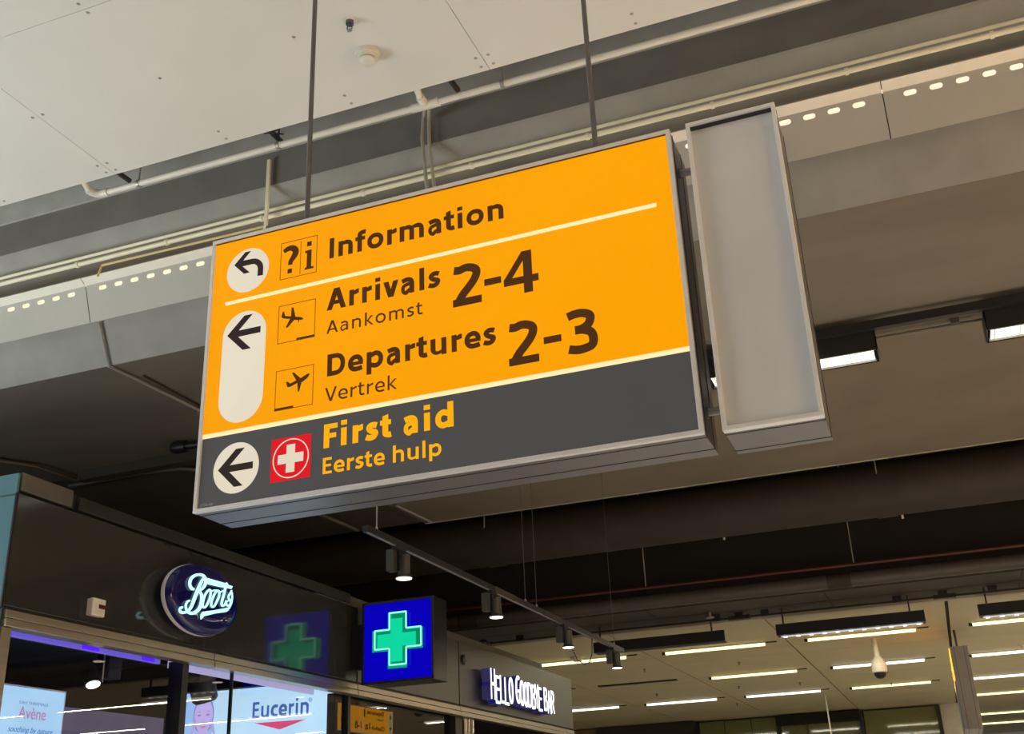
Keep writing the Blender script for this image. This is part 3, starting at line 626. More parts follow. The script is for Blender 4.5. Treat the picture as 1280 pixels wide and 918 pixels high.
obj('grey_face', M().box(bx0 + 0.016, bx1 - 0.016, 4.026, 4.034, bz0 + 0.016, bz1 - 0.016), blank_m, blank)
obj('recess_shadow', M().box(bx0 + 0.017, bx1 - 0.017, 4.012, 4.027, bz1 - 0.030, bz1 - 0.018), black_m, blank)  # black strip standing in for the recess shadow under the top rail
for z in (2.617, 1.509):
    obj('connector_tube', M().tube([(-0.70, 4.12, z), (bx0, 4.12, z)], 0.017, 14), mat('grey_tube', (0.3, 0.3, 0.31), 0.35, 0.6), blank, smooth=True)
    obj('connector_collar', M().tube([(-0.6905, 4.12, z), (-0.682, 4.12, z)], 0.024, 14), rod_m, blank, smooth=True)

# smoke detector and sprinkler on the white ceiling
sd = thing('smoke_detector', 'round white smoke detector on the white ceiling', 'detector', (-2.535, 4.70, 4.3))
wp = mat('ivory_plastic', (0.72, 0.69, 0.60), 0.35)
obj('base', M().lathe([(0, 0.072), (0.018, 0.074), (0.030, 0.070)], (-2.535, 4.70, 4.3), (0, 0, -1), 32), wp, sd, smooth=True)
obj('chamber', M().lathe([(0.030, 0.060), (0.046, 0.058), (0.050, 0.052)], (-2.535, 4.70, 4.3), (0, 0, -1), 32), wp, sd, smooth=True)
obj('slot_ring', M().lathe([(0.050, 0.050), (0.056, 0.050)], (-2.535, 4.70, 4.3), (0, 0, -1), 32), black_m, sd, smooth=True)
obj('cap', M().lathe([(0.056, 0.053), (0.064, 0.050), (0.071, 0.036), (0.073, 0.015)], (-2.535, 4.70, 4.3), (0, 0, -1), 32), wp, sd, smooth=True)
sp = thing('sprinkler', 'small sprinkler head with white rosette on the white ceiling', 'sprinkler', (-2.495, 4.41, 4.3))
obj('rosette', M().lathe([(0, 0.040), (0.004, 0.040), (0.008, 0.030)], (-2.495, 4.41, 4.3), (0, 0, -1), 28), wp, sp, smooth=True)
obj('body', M().lathe([(0.006, 0.023), (0.030, 0.023), (0.032, 0.012), (0.040, 0.010)], (-2.495, 4.41, 4.3), (0, 0, -1), 14), rod_m, sp, smooth=True)
obj('bulb', M().lathe([(0.010, 0.006), (0.034, 0.007)], (-2.474, 4.405, 4.3), (0, 0, -1), 10), mat('violet_bulb', (0.15, 0.05, 0.7), 0.2), sp, smooth=True)
fm_ = M().tube([(-2.507, 4.41, 4.262), (-2.512, 4.41, 4.243), (-2.498, 4.41, 4.232)], 0.0035, 6).tube([(-2.483, 4.41, 4.262), (-2.478, 4.41, 4.243), (-2.492, 4.41, 4.232)], 0.0035, 6)
obj('yoke', fm_, rod_m, sp, smooth=True)
obj('deflector', M().lathe([(0.068, 0.016), (0.071, 0.016)], (-2.495, 4.41, 4.3), (0, 0, -1), 12), screw_m, sp)

# ================================================================== PIPES ALONG THE BEAM
PY, PZ, PR = 5.27, 4.275, 0.022
mp = thing('sprinkler_pipe', 'pale round pipe running just behind the white ceiling edge', 'pipe', (-1.0, PY, PZ))
elb = [(-4.985 + 0.07 * (1 - math.cos(a)) - 0.0, PY - 0.07 * (1 - math.sin(a)), PZ) for a in [k * math.pi / 10 for k in range(6)]]
obj('pipe_run', M().tube([(-4.985, 4.75, 4.35), (-4.985, 5.08, 4.35), (-4.985, PY - 0.07, PZ)] + elb[1:] + [(10.5, PY, PZ)], PR, 14), pipe_m, mp, smooth=True)
obj('elbow', M().tube([(-4.985, PY - 0.08, PZ + 0.003)] + elb + [(-4.88, PY, PZ)], PR + 0.007, 14), pipe_m, mp, smooth=True)
obj('branch_pipe', M().tube([(-2.425, PY, PZ), (-2.425, PY - 0.07, PZ + 0.005), (-2.425, 5.08, 4.35), (-2.425, 4.8, 4.35)], PR, 12), pipe_m, mp, smooth=True)
obj('tee', M().tube([(-2.52, PY, PZ), (-2.33, PY, PZ)], PR + 0.008, 14).tube([(-2.425, PY, PZ), (-2.425, PY - 0.08, PZ + 0.01)], PR + 0.008, 14), pipe_m, mp, smooth=True)
for x in (-4.62, -3.50, -1.90, 0.25):
    h = obj('pipe_hanger', M().tube([(x, PY, PZ + 0.03), (x, PY, 4.60)], 0.006, 8), black_m if x == -3.5 else screw_m, mp)
    obj('clamp', M().tube([(x - 0.012, PY, PZ), (x + 0.012, PY, PZ)], PR + 0.006, 14), screw_m, h, smooth=True)
br = tag(obj('pipe_bracket', M().box(-3.55, -3.45, 5.15, 5.18, 4.32, 4.34).box(-3.515, -3.485, 5.16, 5.30, 4.315, 4.335).tube([(-3.58, 5.16, 4.335), (-3.43, 5.22, 4.312)], 0.005, 6), black_m, base=(-3.5, 5.2, 4.33)), 'small dark crossed bracket at the white ceiling edge left of the left rod', 'bracket')
stub = tag(obj('short_pipe', M().tube([(-4.76, 4.95, 4.36), (-4.745, 5.32, 4.36)], 0.018, 10), duct_m, smooth=True, base=(-4.72, 5.48, 4.36)), 'short dark pipe crossing the gap near the elbow of the pale pipe', 'pipe')
stub2 = tag(obj('short_pipe', M().tube([(-2.23, 4.95, 4.36), (-2.22, 5.32, 4.36)], 0.018, 10), duct_m, smooth=True, base=(-2.2, 5.48, 4.36)), 'short dark pipe crossing the gap right of the pipe tee', 'pipe')
for k, (yy, zz, rr_, lb) in enumerate(((5.66, 4.068, 0.012, 'upper thin cream conduit of the pair running along the beam'), (5.655, 4.013, 0.017, 'lower thicker cream conduit of the pair running along the beam'))):
    cd = thing('conduit', lb, 'conduit', (-1, yy, zz))
    obj('tube', M().tube([(XL, yy, zz), (XR, yy, zz)], rr_, 10), cream_m, cd, smooth=True)
    if k == 1:
        for i in range(14):
            x = -8.6 + i * 0.79
            obj('clip', M().tube([(x - 0.010, yy, zz), (x + 0.010, yy, zz)], rr_ + 0.006, 10), cream_m, cd)
vs_ = tag(obj('vertical_conduit', M().box(-3.791, -3.769, 5.58, 5.60, 3.905, 4.43).tube([(-3.78, 5.59, 3.92), (-3.80, 5.60, 3.88), (-3.86, 5.62, 3.87)], 0.008, 8), cream_m, base=(-3.78, 5.59, 3.9)), 'short vertical cream conduit on the beam above the left end of the large sign', 'conduit')
yc_ = tag(obj('thin_conduit', M().tube([(-5.20, 5.61, 3.84), (-5.16, 5.60, 3.918), (-4.5, 5.60, 3.911), (-3.80, 5.60, 3.905)], 0.009, 8), mat('yellowed_cream', (0.62, 0.50, 0.22), 0.45), smooth=True, base=(-4.5, 5.6, 3.91)), 'thin yellowish conduit along the top of the left perforated panel', 'conduit')

DROPL = [(-2.444, 5.300, 4.273), (-2.581, 5.570, 4.404), (-2.595, 5.580, 4.272), (-2.573, 5.600, 3.879)]
DROPR = [(-2.416, 5.300, 4.264), (-2.540, 5.570, 4.392), (-2.543, 5.580, 4.210), (-2.520, 5.600, 3.872)]
for i, pts in enumerate((DROPL, DROPR)):
    tag(obj('drop_conduit', M().tube(pts, 0.012, 10), mat('grey_brown_conduit', (0.36, 0.34, 0.29), 0.5), smooth=True, base=pts[-1]),
        ('left' if i == 0 else 'right') + ' of two grey conduits dropping down the beam below the pipe tee', 'conduit')
# soffit conduit running away from the camera, left of the sign
sc_ = thing('soffit_conduit', 'thin pale conduit running back along the brown soffit left of the large sign', 'conduit', (-5.22, 8, 3.3))
obj('tube', M().tube([(-5.39, 5.885, 3.63), (-5.39, 5.97, 3.46), (-5.39, 6.035, 3.335), (-5.36, 6.3, 3.328), (-5.30, 8.2, 3.328), (-5.14, 11.2, 3.328)], 0.012, 8), concrete, sc_, smooth=True)
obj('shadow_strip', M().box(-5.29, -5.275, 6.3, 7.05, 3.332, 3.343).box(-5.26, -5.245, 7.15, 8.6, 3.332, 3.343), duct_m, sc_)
for y in (7.1, 9.0, 10.3): obj('clip', M().box(-5.36 + 0.045 * (y - 7.1), -5.26 + 0.045 * (y - 7.1), y - 0.02, y + 0.02, 3.30, 3.344), concrete_dk, sc_)
df = thing('dark_sensor', 'dark cylindrical fitting on the brown soffit behind the left edge of the large sign', 'fitting', (-5.95, 7.66, 3.344))
obj('arm', M().tube([(-5.88, 7.66, 3.28), (-5.35, 7.70, 3.28)], 0.035, 12), black_m, df, smooth=True)
obj('head', M().tube([(-6.02, 7.65, 3.28), (-5.98, 7.65, 3.28), (-5.88, 7.66, 3.28)], [0.045, 0.06, 0.055], 14), black_m, df, smooth=True)
obj('mount', M().box(-5.7, -5.6, 7.66, 7.74, 3.28, 3.344), black_m, df)
tag(obj('curved_pipe', M().tube([(-7.6, 8.16, 3.30), (-6.75, 8.14, 3.30), (-6.35, 8.20, 3.30), (-6.16, 8.42, 3.30), (-6.06, 8.9, 3.30), (-5.98, 11, 3.30)], 0.022, 10), boxtop_m, smooth=True, base=(-6.35, 8.2, 3.3)), 'dim curved pipe under the dark soffit above the shop', 'pipe')
tag(obj('cable_tray', M().box(-7.3, -5.42, 7.93, 8.03, 3.25, 3.344), mat('dim_tray', (0.05, 0.044, 0.036), 0.7), base=(-6.4, 7.98, 3.25)), 'dark cable tray along the edge of the brown soffit', 'tray')
tag(obj('curved_pipe', M().tube([(-8.6, 7.05, 3.30), (-7.62, 7.25, 3.30), (-7.45, 7.55, 3.30), (-7.42, 8.05, 3.30)], 0.022, 10), boxtop_m, smooth=True, base=(-7.5, 7.3, 3.3)), 'dim pipe under the soffit above the teal shop corner', 'pipe')

# ================================================================== BLACK RAIL AND LOUVRE LAMPS
rail = tag(obj('ceiling_rail', M().box(-3.4, 6.5, 7.66, 7.72, 3.235, 3.30), black_m, base=(0, 7.69, 3.3)), 'black rail across the soffit right of the blank sign', 'rail')
tag(obj('thin_pipe', M().tube([(-1.0, 8.02, 3.30), (6.0, 8.02, 3.30)], 0.014, 8).box(0.50, 0.56, 7.99, 8.05, 3.30, 3.344).box(4.0, 4.06, 7.99, 8.05, 3.30, 3.344), boxtop_m, smooth=True, base=(0.4, 8.02, 3.3)), 'thin dark pipe on the plaster soffit between the louvre lamps', 'pipe')
louvre = glow('louvre_glow', srgb(255, 250, 232), 1.5)
def louvre_lamp(x0, x1, lb):
    t = thing('louvre_lamp', lb, 'lamp', ((x0 + x1) / 2, 7.84, 3.30), 'black louvre lamps under the rail')
    zb, zt, ya_, yb_ = 3.092, 3.245, 7.705, 7.965
    mm = M().box(x0, x1, ya_, ya_ + 0.008, zb, zt).box(x0, x1, yb_ - 0.008, yb_, zb, zt).box(x0, x0 + 0.008, ya_, yb_, zb, zt).box(x1 - 0.008, x1, ya_, yb_, zb, zt).box(x0, x1, ya_, yb_, zt - 0.006, zt)
    obj('housing', mm, black_m, t)
    obj('diffuser', M().box(x0 + 0.03, x1 - 0.03, ya_ + 0.02, yb_ - 0.035, zb + 0.012, zb + 0.02), louvre, t)
    n = int((x1 - x0) / 0.165)
    for k in range(n + 1):
        x = x1 - 0.03 - k * 0.165
        if x > x0 + 0.02: obj('louvre_fin', M().box(x - 0.002, x + 0.002, ya_ + 0.02, yb_ - 0.035, zb, zb + 0.012), cream_m, t)
    for y in (ya_ + 0.014, yb_ - 0.031): obj('rim', M().box(x0 + 0.02, x1 - 0.02, y, y + 0.005, zb - 0.001, zb + 0.02), screw_m, t)
    for x in (x0 + 0.2, x1 - 0.2): obj('hanger', M().box(x - 0.01, x + 0.01, 7.68, 7.74, zt, 3.27), black_m, t)
louvre_lamp(-1.270, -0.028, 'black louvre lamp hanging from the rail, partly behind the blank sign')
louvre_lamp(0.700, 1.94, 'black louvre lamp hanging from the rail at the right edge of the photo')

# ================================================================== DUCTS
dc = thing('ventilation_duct', 'large dark round ventilation duct under the black void', 'duct', (-1, 11.95, 3.2))
obj('duct_body', M().tube([(XL + 0.3, 11.95, 3.21), (10.5, 11.95, 3.21)], 0.29, 36), duct_m, dc, smooth=True)
for x in (-7.6, -4.65, -0.25, 2.8): obj('duct_collar', M().tube([(x - 0.10, 11.95, 3.21), (x + 0.10, 11.95, 3.21)], 0.302, 36), duct_m, dc, smooth=True)
for x in (-4.68, -0.28): obj('hanger', M().tube([(x, 11.67, 3.2), (x, 11.67, 4.2)], 0.008, 6), screw_m, dc)
rp_ = thing('red_pipe', 'thin dark red pipe along the black void', 'pipe', (-1, 12.6, 2.6))
obj('tube', M().tube([(-7.0, 12.6, 2.60), (XR, 12.6, 2.575)], 0.018, 8), mat('dark_red_paint', (0.07, 0.012, 0.007), 0.6), rp_, smooth=True)
for x in (-3.05, -0.7): obj('hanger', M().tube([(x, 12.6, 2.6), (x, 12.6, 4.2)], 0.006, 6), screw_m, rp_)
d2 = thing('small_duct', 'smaller dark duct below the red pipe', 'duct', (-1, 12.86, 2.47))
obj('duct_body', M().tube([(-8.6, 12.86, 2.48), (XR, 12.86, 2.48)], 0.082, 24), mat('grey_duct', (0.07, 0.062, 0.052), 0.5, var=0.1), d2, smooth=True)
for x in (-5.4, -0.9, 3.5): obj('duct_collar', M().tube([(x - 0.13, 12.86, 2.48), (x + 0.13, 12.86, 2.48)], 0.088, 24), duct_m, d2, smooth=True)
for k, (x, z, lb) in enumerate(((-2.03, 3.0, 'tiny white pendant under the dark duct behind the blank sign'), (-0.108, 2.985, 'tiny white pendant under the dark duct on the right'))):
    pt = thing('pendant_fitting', lb, 'fitting', (x, 12.3, z))
    obj('drop', M().tube([(x, 12.3, z), (x, 12.3, 4.2)], 0.005, 6), black_m, pt); obj('tip', M().tube([(x, 12.3, z - 0.03), (x, 12.3, z + 0.04)], 0.013, 8), wp, pt)

# far rail and hanging black light boxes
fr_ = thing('far_rail', 'black rail at the front edge of the far ceiling', 'rail', (-1.5, 13.85, 2.37))
obj('bar', M().box(-7.2, 6.5, 13.84, 13.87, 2.348, 2.368), black_m, fr_)
for x in (-5.1, -4.33, -2.5, -2.22, -1.9, -0.35, 0.16, 0.7, 3.6): obj('bracket', M().box(x - 0.05, x + 0.05, 13.835, 13.875, 2.345, 2.42), black_m, fr_)
obj('coupling', M().box(-2.35, -2.08, 13.81, 13.89, 2.335, 2.38), black_m, fr_)
obj('coupling', M().box(0.05, 0.30, 13.81, 13.89, 2.335, 2.38), black_m, fr_)
ledw = glow('cool_led_white', srgb(245, 245, 255), 2.2)
def light_box(x0, x1, lit, lb):
    t = thing('light_box', lb, 'lamp', ((x0 + x1) / 2, 13.97, 2.3), 'long black light boxes under the far rail')
    obj('housing', M().box(x0, x1, 13.90, 14.06, 2.108, 2.238), black_m, t)
    obj('end_cap', M().box(x1, x1 + 0.008, 13.90, 14.06, 2.104, 2.24), screw_m if not lit else black_m, t)
    obj('lower_lip', M().box(x0 + 0.01, x1 - 0.01, 14.05, 14.075, 2.100, 2.112), screw_m, t)
    if lit:
        obj('diffuser', M().box(x0 + 0.04, x1 - 0.03, 14.0, 14.045, 2.098, 2.108), glow('soft_led_strip', srgb(225, 220, 215), 0.9), t)
        k = x0 + 0.09
        while k < x1 - 0.04:
            obj('led', M().box(k - 0.022, k + 0.022, 14.0, 14.05, 2.092, 2.099), ledw, t); k += 0.155
    for x in (x0 + 0.1, x1 - 0.15): obj('hanger', M().box(x - 0.008, x + 0.008, 13.88, 13.92, 2.23, 2.42), black_m, t)
light_box(-4.12, -2.43, False, 'unlit long black light box above the bar sign')
light_box(-1.80, -0.085, True, 'lit long black light box in the middle of the far rail')
light_box(0.51, 2.22, True, 'lit long black light box at the right edge of the photo')
tag(obj('drop_sensor', M().tube([(-2.53, 13.62, 2.36), (-2.53, 13.62, 2.42)], 0.015, 8).lathe([(0, 0.05), (0.014, 0.05)], (-2.53, 13.62, 2.36), (0, 0, -1), 16), screw_m, base=(-2.53, 13.62, 2.42)), 'small round sensor under the dark strip ceiling', 'sensor')

# strip lights in the far ceiling
tube_y = glow('yellowish_tube', srgb(255, 244, 170), 2.4); tube_w = glow('white_tube', srgb(255, 250, 236), 2.6)
rows = (16.33, 19.70, 23.15, 26.45); rn = ('first', 'second', 'third', 'fourth')
cols = [(-7.85, 'fifth column from the right'), (-5.80, 'fourth column from the right'), (-3.745, 'third column from the right'), (-1.69, 'column left of the far sign'), (0.49, 'column right of the far sign')]
white_set = {(2, 2), (2, 3), (4, 1), (4, 2), (3, 1), (0, 2), (0, 3), (1, 2)}
protos = {}
def strip(x0, y, lb, m_):
    k = m_.name
    if k not in protos:
        t = thing('strip_light', lb, 'lamp', (x0, y, 2.4), 'strip lights in the far ceiling')
        obj('channel', M().box(x0 - 0.02, x0 + 1.47, y - 0.05, y + 0.05, 2.385, 2.402), cream_m, t)
        obj('tube', M().tube([(x0, y, 2.366), (x0 + 1.45, y, 2.366)], 0.019, 10), m_, t, smooth=True)
        obj('end_cap', M().box(x0 + 1.45, x0 + 1.62, y - 0.012, y + 0.012, 2.385, 2.40), black_m, t)
        obj('end_cap', M().box(x0 - 0.05, x0, y - 0.02, y + 0.02, 2.35, 2.39), black_m, t)
        protos[k] = t
    else: t = copy_tree(protos[k], (x0, y, 2.4), lb)
    area('strip_lamp', (x0 + 0.725, y, 2.344), 1.40, 0.03, 16 if m_ is tube_w else 12, (1, 0.93, 0.72))
    return t
for ci, (x, cn) in enumerate(cols):
    for ri, y in enumerate(rows):
        if (ri == 3 and x < 0) or (ci, ri) == (1, 1): continue
        strip(x, y, 'fluorescent strip light in the far ceiling, %s row back, %s' % (rn[ri], cn), tube_w if (ci, ri) in white_set else tube_y)
for y, lb in ((31.8, 'fluorescent strip light far back right of the far sign, fifth row'), (35.3, 'fluorescent strip light far back right of the far sign, sixth row')):
    strip(0.73, y, lb, tube_y)
for y, x, lb in ((19.7, 2.75, 'second'), (16.4, 2.75, 'first')):
    strip(x, y, 'fluorescent strip light beyond the right edge, %s row' % lb, tube_w)

tag(obj('dark_slot', M().box(-5.78, -4.35, 19.6, 19.75, 2.385, 2.402), black_m, base=(-5.1, 19.7, 2.4)), 'dark empty lamp slot in the far ceiling beside the bar fascia', 'slot')
# far sign on its black pole, yellow face turned to the shop
fx, fy0, fy1, fz0, fz1 = 0.13, 16.05, 18.0, 1.02, 2.075
fsn = thing('far_sign', 'narrow end of a yellow hanging sign below the far ceiling', 'sign', (fx + 0.12, 17, fz0))
obj('housing', M().box(fx + 0.012, fx + 0.235, fy0 + 0.004, fy1 - 0.004, fz0 + 0.004, fz1 - 0.004), mat('lilac_grey_side', (0.40, 0.38, 0.40), 0.4, 0.2), fsn, bevel=0.004)
obj('groove', M().box(fx + 0.060, fx + 0.064, fy0, fy1, fz0, fz1), black_m, fsn); obj('groove', M().box(fx + 0.185, fx + 0.189, fy0, fy1, fz0, fz1), black_m, fsn)
G = lambda u, v: (fx, fy1 - u, fz0 + v)
H_ = fz1 - fz0; L_ = fy1 - fy0
obj('yellow_face', M().prism(rect(0.02, H_ - 0.42, L_ - 0.02, H_ - 0.02), G, (0.012, 0, 0)), glow('far_backlit_yellow', srgb(255, 170, 30), 2.2), fsn)
obj('white_line', M().prism(rect(0.02, H_ - 0.44, L_ - 0.02, H_ - 0.42), G, (0.012, 0, 0)), whiteln, fsn)
obj('grey_band', M().prism(rect(0.02, 0.02, L_ - 0.02, H_ - 0.44), G, (0.012, 0, 0)), band_m, fsn)
TG = (-0.002, 0, 0)
obj('arrow_pill', M().prism(circle(0.115, H_ - 0.10, 0.065, 16, 0, 180) + circle(0.115, H_ - 0.34, 0.065, 16, 180, 360), G, TG), glow('far_pill_white', srgb(235, 225, 200), 1.2), fsn)
for v in (H_ - 0.12, H_ - 0.30):
    obj('arrow', M().prism([(0.075, v), (0.12, v + 0.045), (0.14, v + 0.045), (0.11, v + 0.012), (0.16, v + 0.012), (0.16, v - 0.012), (0.11, v - 0.012), (0.14, v - 0.045), (0.12, v - 0.045)], G, (-0.004, 0, 0)), blackfoil, fsn)
for body, u, v, cap, wd_, b in (('Departures', 0.37, H_ - 0.12, 0.07, 0.60, 0.02), ('Vertrek', 0.37, H_ - 0.20, 0.04, 0.24, 0), ('1', 1.03, H_ - 0.17, 0.12, 0.05, 0.02), ('Check-in', 0.34, H_ - 0.36, 0.07, 0.46, 0.02), ('1a', 0.86, H_ - 0.37, 0.12, 0.17, 0.02), ('1-8', 1.16, H_ - 0.37, 0.12, 0.22, 0.02)):
    obj('lettering', text(body, G, TG, u, v, cap, wd_, b), brownfoil, fsn)
pole = tag(obj('sign_pole', M().tube([(0.25, 16.9, fz1), (0.25, 16.9, 2.40)], 0.015, 10), black_m, base=(0.25, 16.9, fz1)), 'short black pole between the far ceiling and the far sign', 'pole')

# dome camera
dm = thing('dome_camera', 'white pendant dome security camera below the far ceiling', 'camera', (-0.83, 17.0, 2.4))
obj('stem', M().tube([(-0.84, 17.0, 2.4), (-0.83, 17, 2.10)], [0.03, 0.045], 14), wp, dm, smooth=True)
obj('body', M().lathe([(-0.12, 0.045), (-0.06, 0.085), (0.0, 0.105), (0.10, 0.105), (0.11, 0.09)], (-0.83, 17, 2.03), (0, 0, -1), 24), wp, dm, smooth=True)
obj('dome', M().lathe([(0.11, 0.085), (0.15, 0.075), (0.18, 0.05), (0.19, 0.02)], (-0.83, 17, 2.03), (0, 0, -1), 24), black_m, dm, smooth=True)
for k, (x, y, lb) in enumerate(((-5.0, 16.0, 'small round detector on the far ceiling left of the track lamps'), (1.25, 19.0, 'small round detector on the far ceiling at the right edge'))):
    t = thing('ceiling_detector', lb, 'detector', (x, y, 2.4))
    obj('base', M().lathe([(0, 0.10), (0.03, 0.10)], (x, y, 2.4), (0, 0, -1), 20), cream_m, t, smooth=True); obj('cap', M().lathe([(0.03, 0.07), (0.07, 0.06)], (x, y, 2.4), (0, 0, -1), 20), cream_m, t, smooth=True)
for x, y, lb in ((-3.0, 18.2, 'between the first two strip light rows, third column from right'), (-4.5, 18.0, 'below the bar-side end of the unlit black light box'), (-3.6, 21.5, 'between the second and third rows of strip lights, left of the middle'), (-0.9, 21.0, 'just right of the dome camera'),
                 (-5.2, 21.6, 'nearest the end of the bar fascia'), (-4.2, 24.6, 'between the third and fourth rows of strip lights'), (-0.95, 23.0, 'beside the third-row strip light next to the far sign'), (-2.5, 21.7, 'left of the second-row strip light by the dome camera')):
    tag(obj('ceiling_sprinkler', M().lathe([(0, 0.025), (0.008, 0.025), (0.015, 0.01), (0.040, 0.010), (0.043, 0.018), (0.046, 0.018)], (x, y, 2.4), (0, 0, -1), 8), boxtop_m, base=(x, y, 2.4)), ('tiny dark sprinkler ' + lb), 'sprinkler', 'sprinklers on the far ceiling')
tag(obj('hanging_wire', M().tube([(-2.33, 24.3, 2.4), (-2.30, 24.3, 0.2)], 0.016, 6), wp, base=(-2.33, 24.3, 2.4)), 'thin pale rod hanging from the far ceiling before the dark door header', 'rod')

# ================================================================== SIGNS ON THE SHOP
# oval pharmacy logo disc
bd = thing('oval_shop_sign', 'oval dark blue illuminated Boots sign on the dark fascia', 'sign', (X0, 5.815, 1.438))
def ellipse_lathe(prof, n=56):
    m = M(); vs = []
    for h, k in prof:
        vs += [(X0 + h, 5.815 + 0.362 * k * math.cos(2 * math.pi * i / n), 1.438 + 0.218 * k * math.sin(2 * math.pi * i / n)) for i in range(n)]
    fs = [(i * n + j, i * n + (j + 1) % n, (i + 1) * n + (j + 1) % n, (i + 1) * n + j) for i in range(len(prof) - 1) for j in range(n)]
    fs += [tuple(range(n))[::-1], tuple(range((len(prof) - 1) * n, len(prof) * n))]
    return m.add(vs, fs)
obj('rear_body', ellipse_lathe([(0.0, 0.78), (0.058, 0.78)]), black_m, bd)
obj('rim', ellipse_lathe([(0.058, 0.965), (0.062, 1.0), (0.086, 1.0), (0.09, 0.99)]), mat('pale_grey_rim', (0.55, 0.52, 0.52), 0.35, emit=(0.12, 0.11, 0.13), estr=0.5), bd, smooth=True)
obj('blue_dome', ellipse_lathe([(0.088, 0.995), (0.110, 0.985), (0.126, 0.94), (0.136, 0.82), (0.143, 0.6), (0.147, 0.3), (0.148, 0.05)]), mat('navy_gloss', (0.004, 0.004, 0.035), 0.06, 0, var=0.02, spec=0.5, emit=srgb(12, 12, 66), estr=0.35), bd, smooth=True)
BF = lambda y, z: (X0 + 0.150, y, z)
mint = glow('mint_white_glow', srgb(190, 250, 245), 1.35)
lm = M()
for s_ in BOOTS_STROKES: add_ribbon(lm, s_, BF, (0.008, 0, 0))
for s_ in BOOTS_POLYS: lm.prism(s_, BF, (0.008, 0, 0))
obj('lettering', lm, mint, bd)

# alarm box
ab = thing('alarm_box', 'small cream alarm box with a dark red lens on the dark fascia', 'alarm', (X0, 4.955, 1.21))
obj('base', M().box(X0, X0 + 0.018, 4.908, 5.008, 1.212, 1.305), wp, ab, bevel=0.004); obj('cover', M().box(X0 + 0.018, X0 + 0.045, 4.905, 5.010, 1.210, 1.307), wp, ab, bevel=0.006)
obj('red_lens', M().box(X0 + 0.045, X0 + 0.050, 4.955, 5.004, 1.252, 1.274), mat('dark_red_lens', (0.10, 0.012, 0.01), 0.2), ab)

# pharmacy cross box
cb = thing('pharmacy_cross_sign', 'square blue light box with a green pharmacy cross projecting from the shop', 'sign', (-3.91, 7.94, 1.17))
K = 7.85 / 8.108
cx0, cx1, cz0, cz1 = -4.347 * K, -3.725 * K, 1.165 * K, 1.788 * K
obj('housing', M().box(cx0, cx1 + 0.012, 7.857, 8.10, cz0 - 0.012, cz1 + 0.014), mat('black_gloss_box', (0.02, 0.02, 0.02), 0.25, 0.3), cb, bevel=0.004)
obj('wall_bracket', M().box(-4.35, cx0, 7.93, 8.0, 1.25, 1.6), black_m, cb)
for b in ((cx0, cx1 + 0.012, cz0 - 0.012, cz0 + 0.006), (cx0, cx1 + 0.012, cz1 - 0.004, cz1 + 0.014), (cx0, cx0 + 0.016, cz0, cz1), (cx1 - 0.002, cx1 + 0.012, cz0, cz1)):
    obj('frame_rail', M().box(b[0], b[1], 7.837, 7.860, b[2], b[3]), black_m, cb)
obj('blue_face', M().box(cx0 + 0.012, cx1, 7.850, 7.856, cz0, cz1), glow('deep_blue_glow', srgb(8, 0, 182), 1.0, base=0.2, rough=0.1), cb)
CF = lambda y: (lambda u, v: (u * K, y, v * K))
obj('green_cross', M().prism(cross(-4.030, 1.484, 0.223, 0.083), CF(7.842), (0, 0.008, 0)), glow('deep_green_glow', srgb(0, 168, 108), 1.0), cb)
obj('inner_shadow', M().prism([(u + 0.006, v) for u, v in cross(-4.012, 1.487, 0.197, 0.062)], CF(7.828), (0, 0.012, 0)), glow('dark_green_glow', srgb(0, 140, 92), 0.95), cb)
obj('light_green_cross', M().prism(cross(-4.028, 1.479, 0.170, 0.052), CF(7.824), (0, 0.004, 0)), glow('bright_green_glow', srgb(10, 215, 160), 1.0), cb)
oc = cross(-4.012, 1.489, 0.205, 0.074); ocy = [(u * K, 7.815, v * K) for u, v in oc]
mm = M()
for i in range(12):
    a, b = ocy[i], ocy[(i + 1) % 12]; mm.tube([a, b], 0.0065, 8)
obj('neon_outline', mm, glow('mint_neon', srgb(150, 255, 232), 1.15), cb)
for i in range(0, 12, 3):
    u, v = oc[i]; u *= K; v *= K
    obj('spacer', M().box(u - 0.002, u + 0.002, 7.818, 7.842, v - 0.002, v + 0.002), black_m, cb)

# bar name in white channel letters
bar = thing('bar_sign', 'white illuminated HELLO GOODBYE BAR lettering on the steel fascia', 'sign', (X0, 11.6, 1.3))
HF = lambda y, z: (X0 + 0.115, y, z)
hw_m = glow('cold_white_glow', srgb(250, 250, 255), 1.7)
side_m = mat('violet_letter_side', (0.06, 0.06, 0.12), 0.4, emit=srgb(50, 50, 130), estr=0.3)
letters = [('H', 0, .01), ('E', 1, -.025), ('L', 2, -.012), ('L', 3, -.02), ('O', 4, .0), ('G', 5.6, .02), ('O', 6.6, .005), ('O', 7.55, .0), ('D', 8.5, .004), ('B', 9.45, -.004), ('Y', 10.3, .012), ('E', 11.15, -.01), ('B', 12.6, .006), ('A', 13.55, -.016), ('R', 14.5, -.006)]
for ch, k, dz_ in letters:
    y0 = 10.60 + k * 0.1265; cap_ = (0.30 if ch in 'HG' else 0.28) - 0.002 * k; lo = 1.252 + dz_ + 0.018 * k / 14
    kx_ = 0.110 / cap_ / glyph(ch, 0.115)[0]
    o = obj('letter', stext(ch, HF, (0.006, 0, 0), y0, lo, cap_, 0.110, 0.115, kx_), hw_m, bar)
    obj('letter_side', stext(ch, lambda y, z: (X0 + 0.02, y, z), (0.094, 0, 0), y0, lo, cap_, 0.110, 0.118, kx_), side_m, o)
obj('mounting_rail', M().box(X0, X0 + 0.035, 10.62, 12.5, 1.36, 1.39).box(X0, X0 + 0.035, 10.62, 12.5, 1.46, 1.49), boxtop_m, bar)
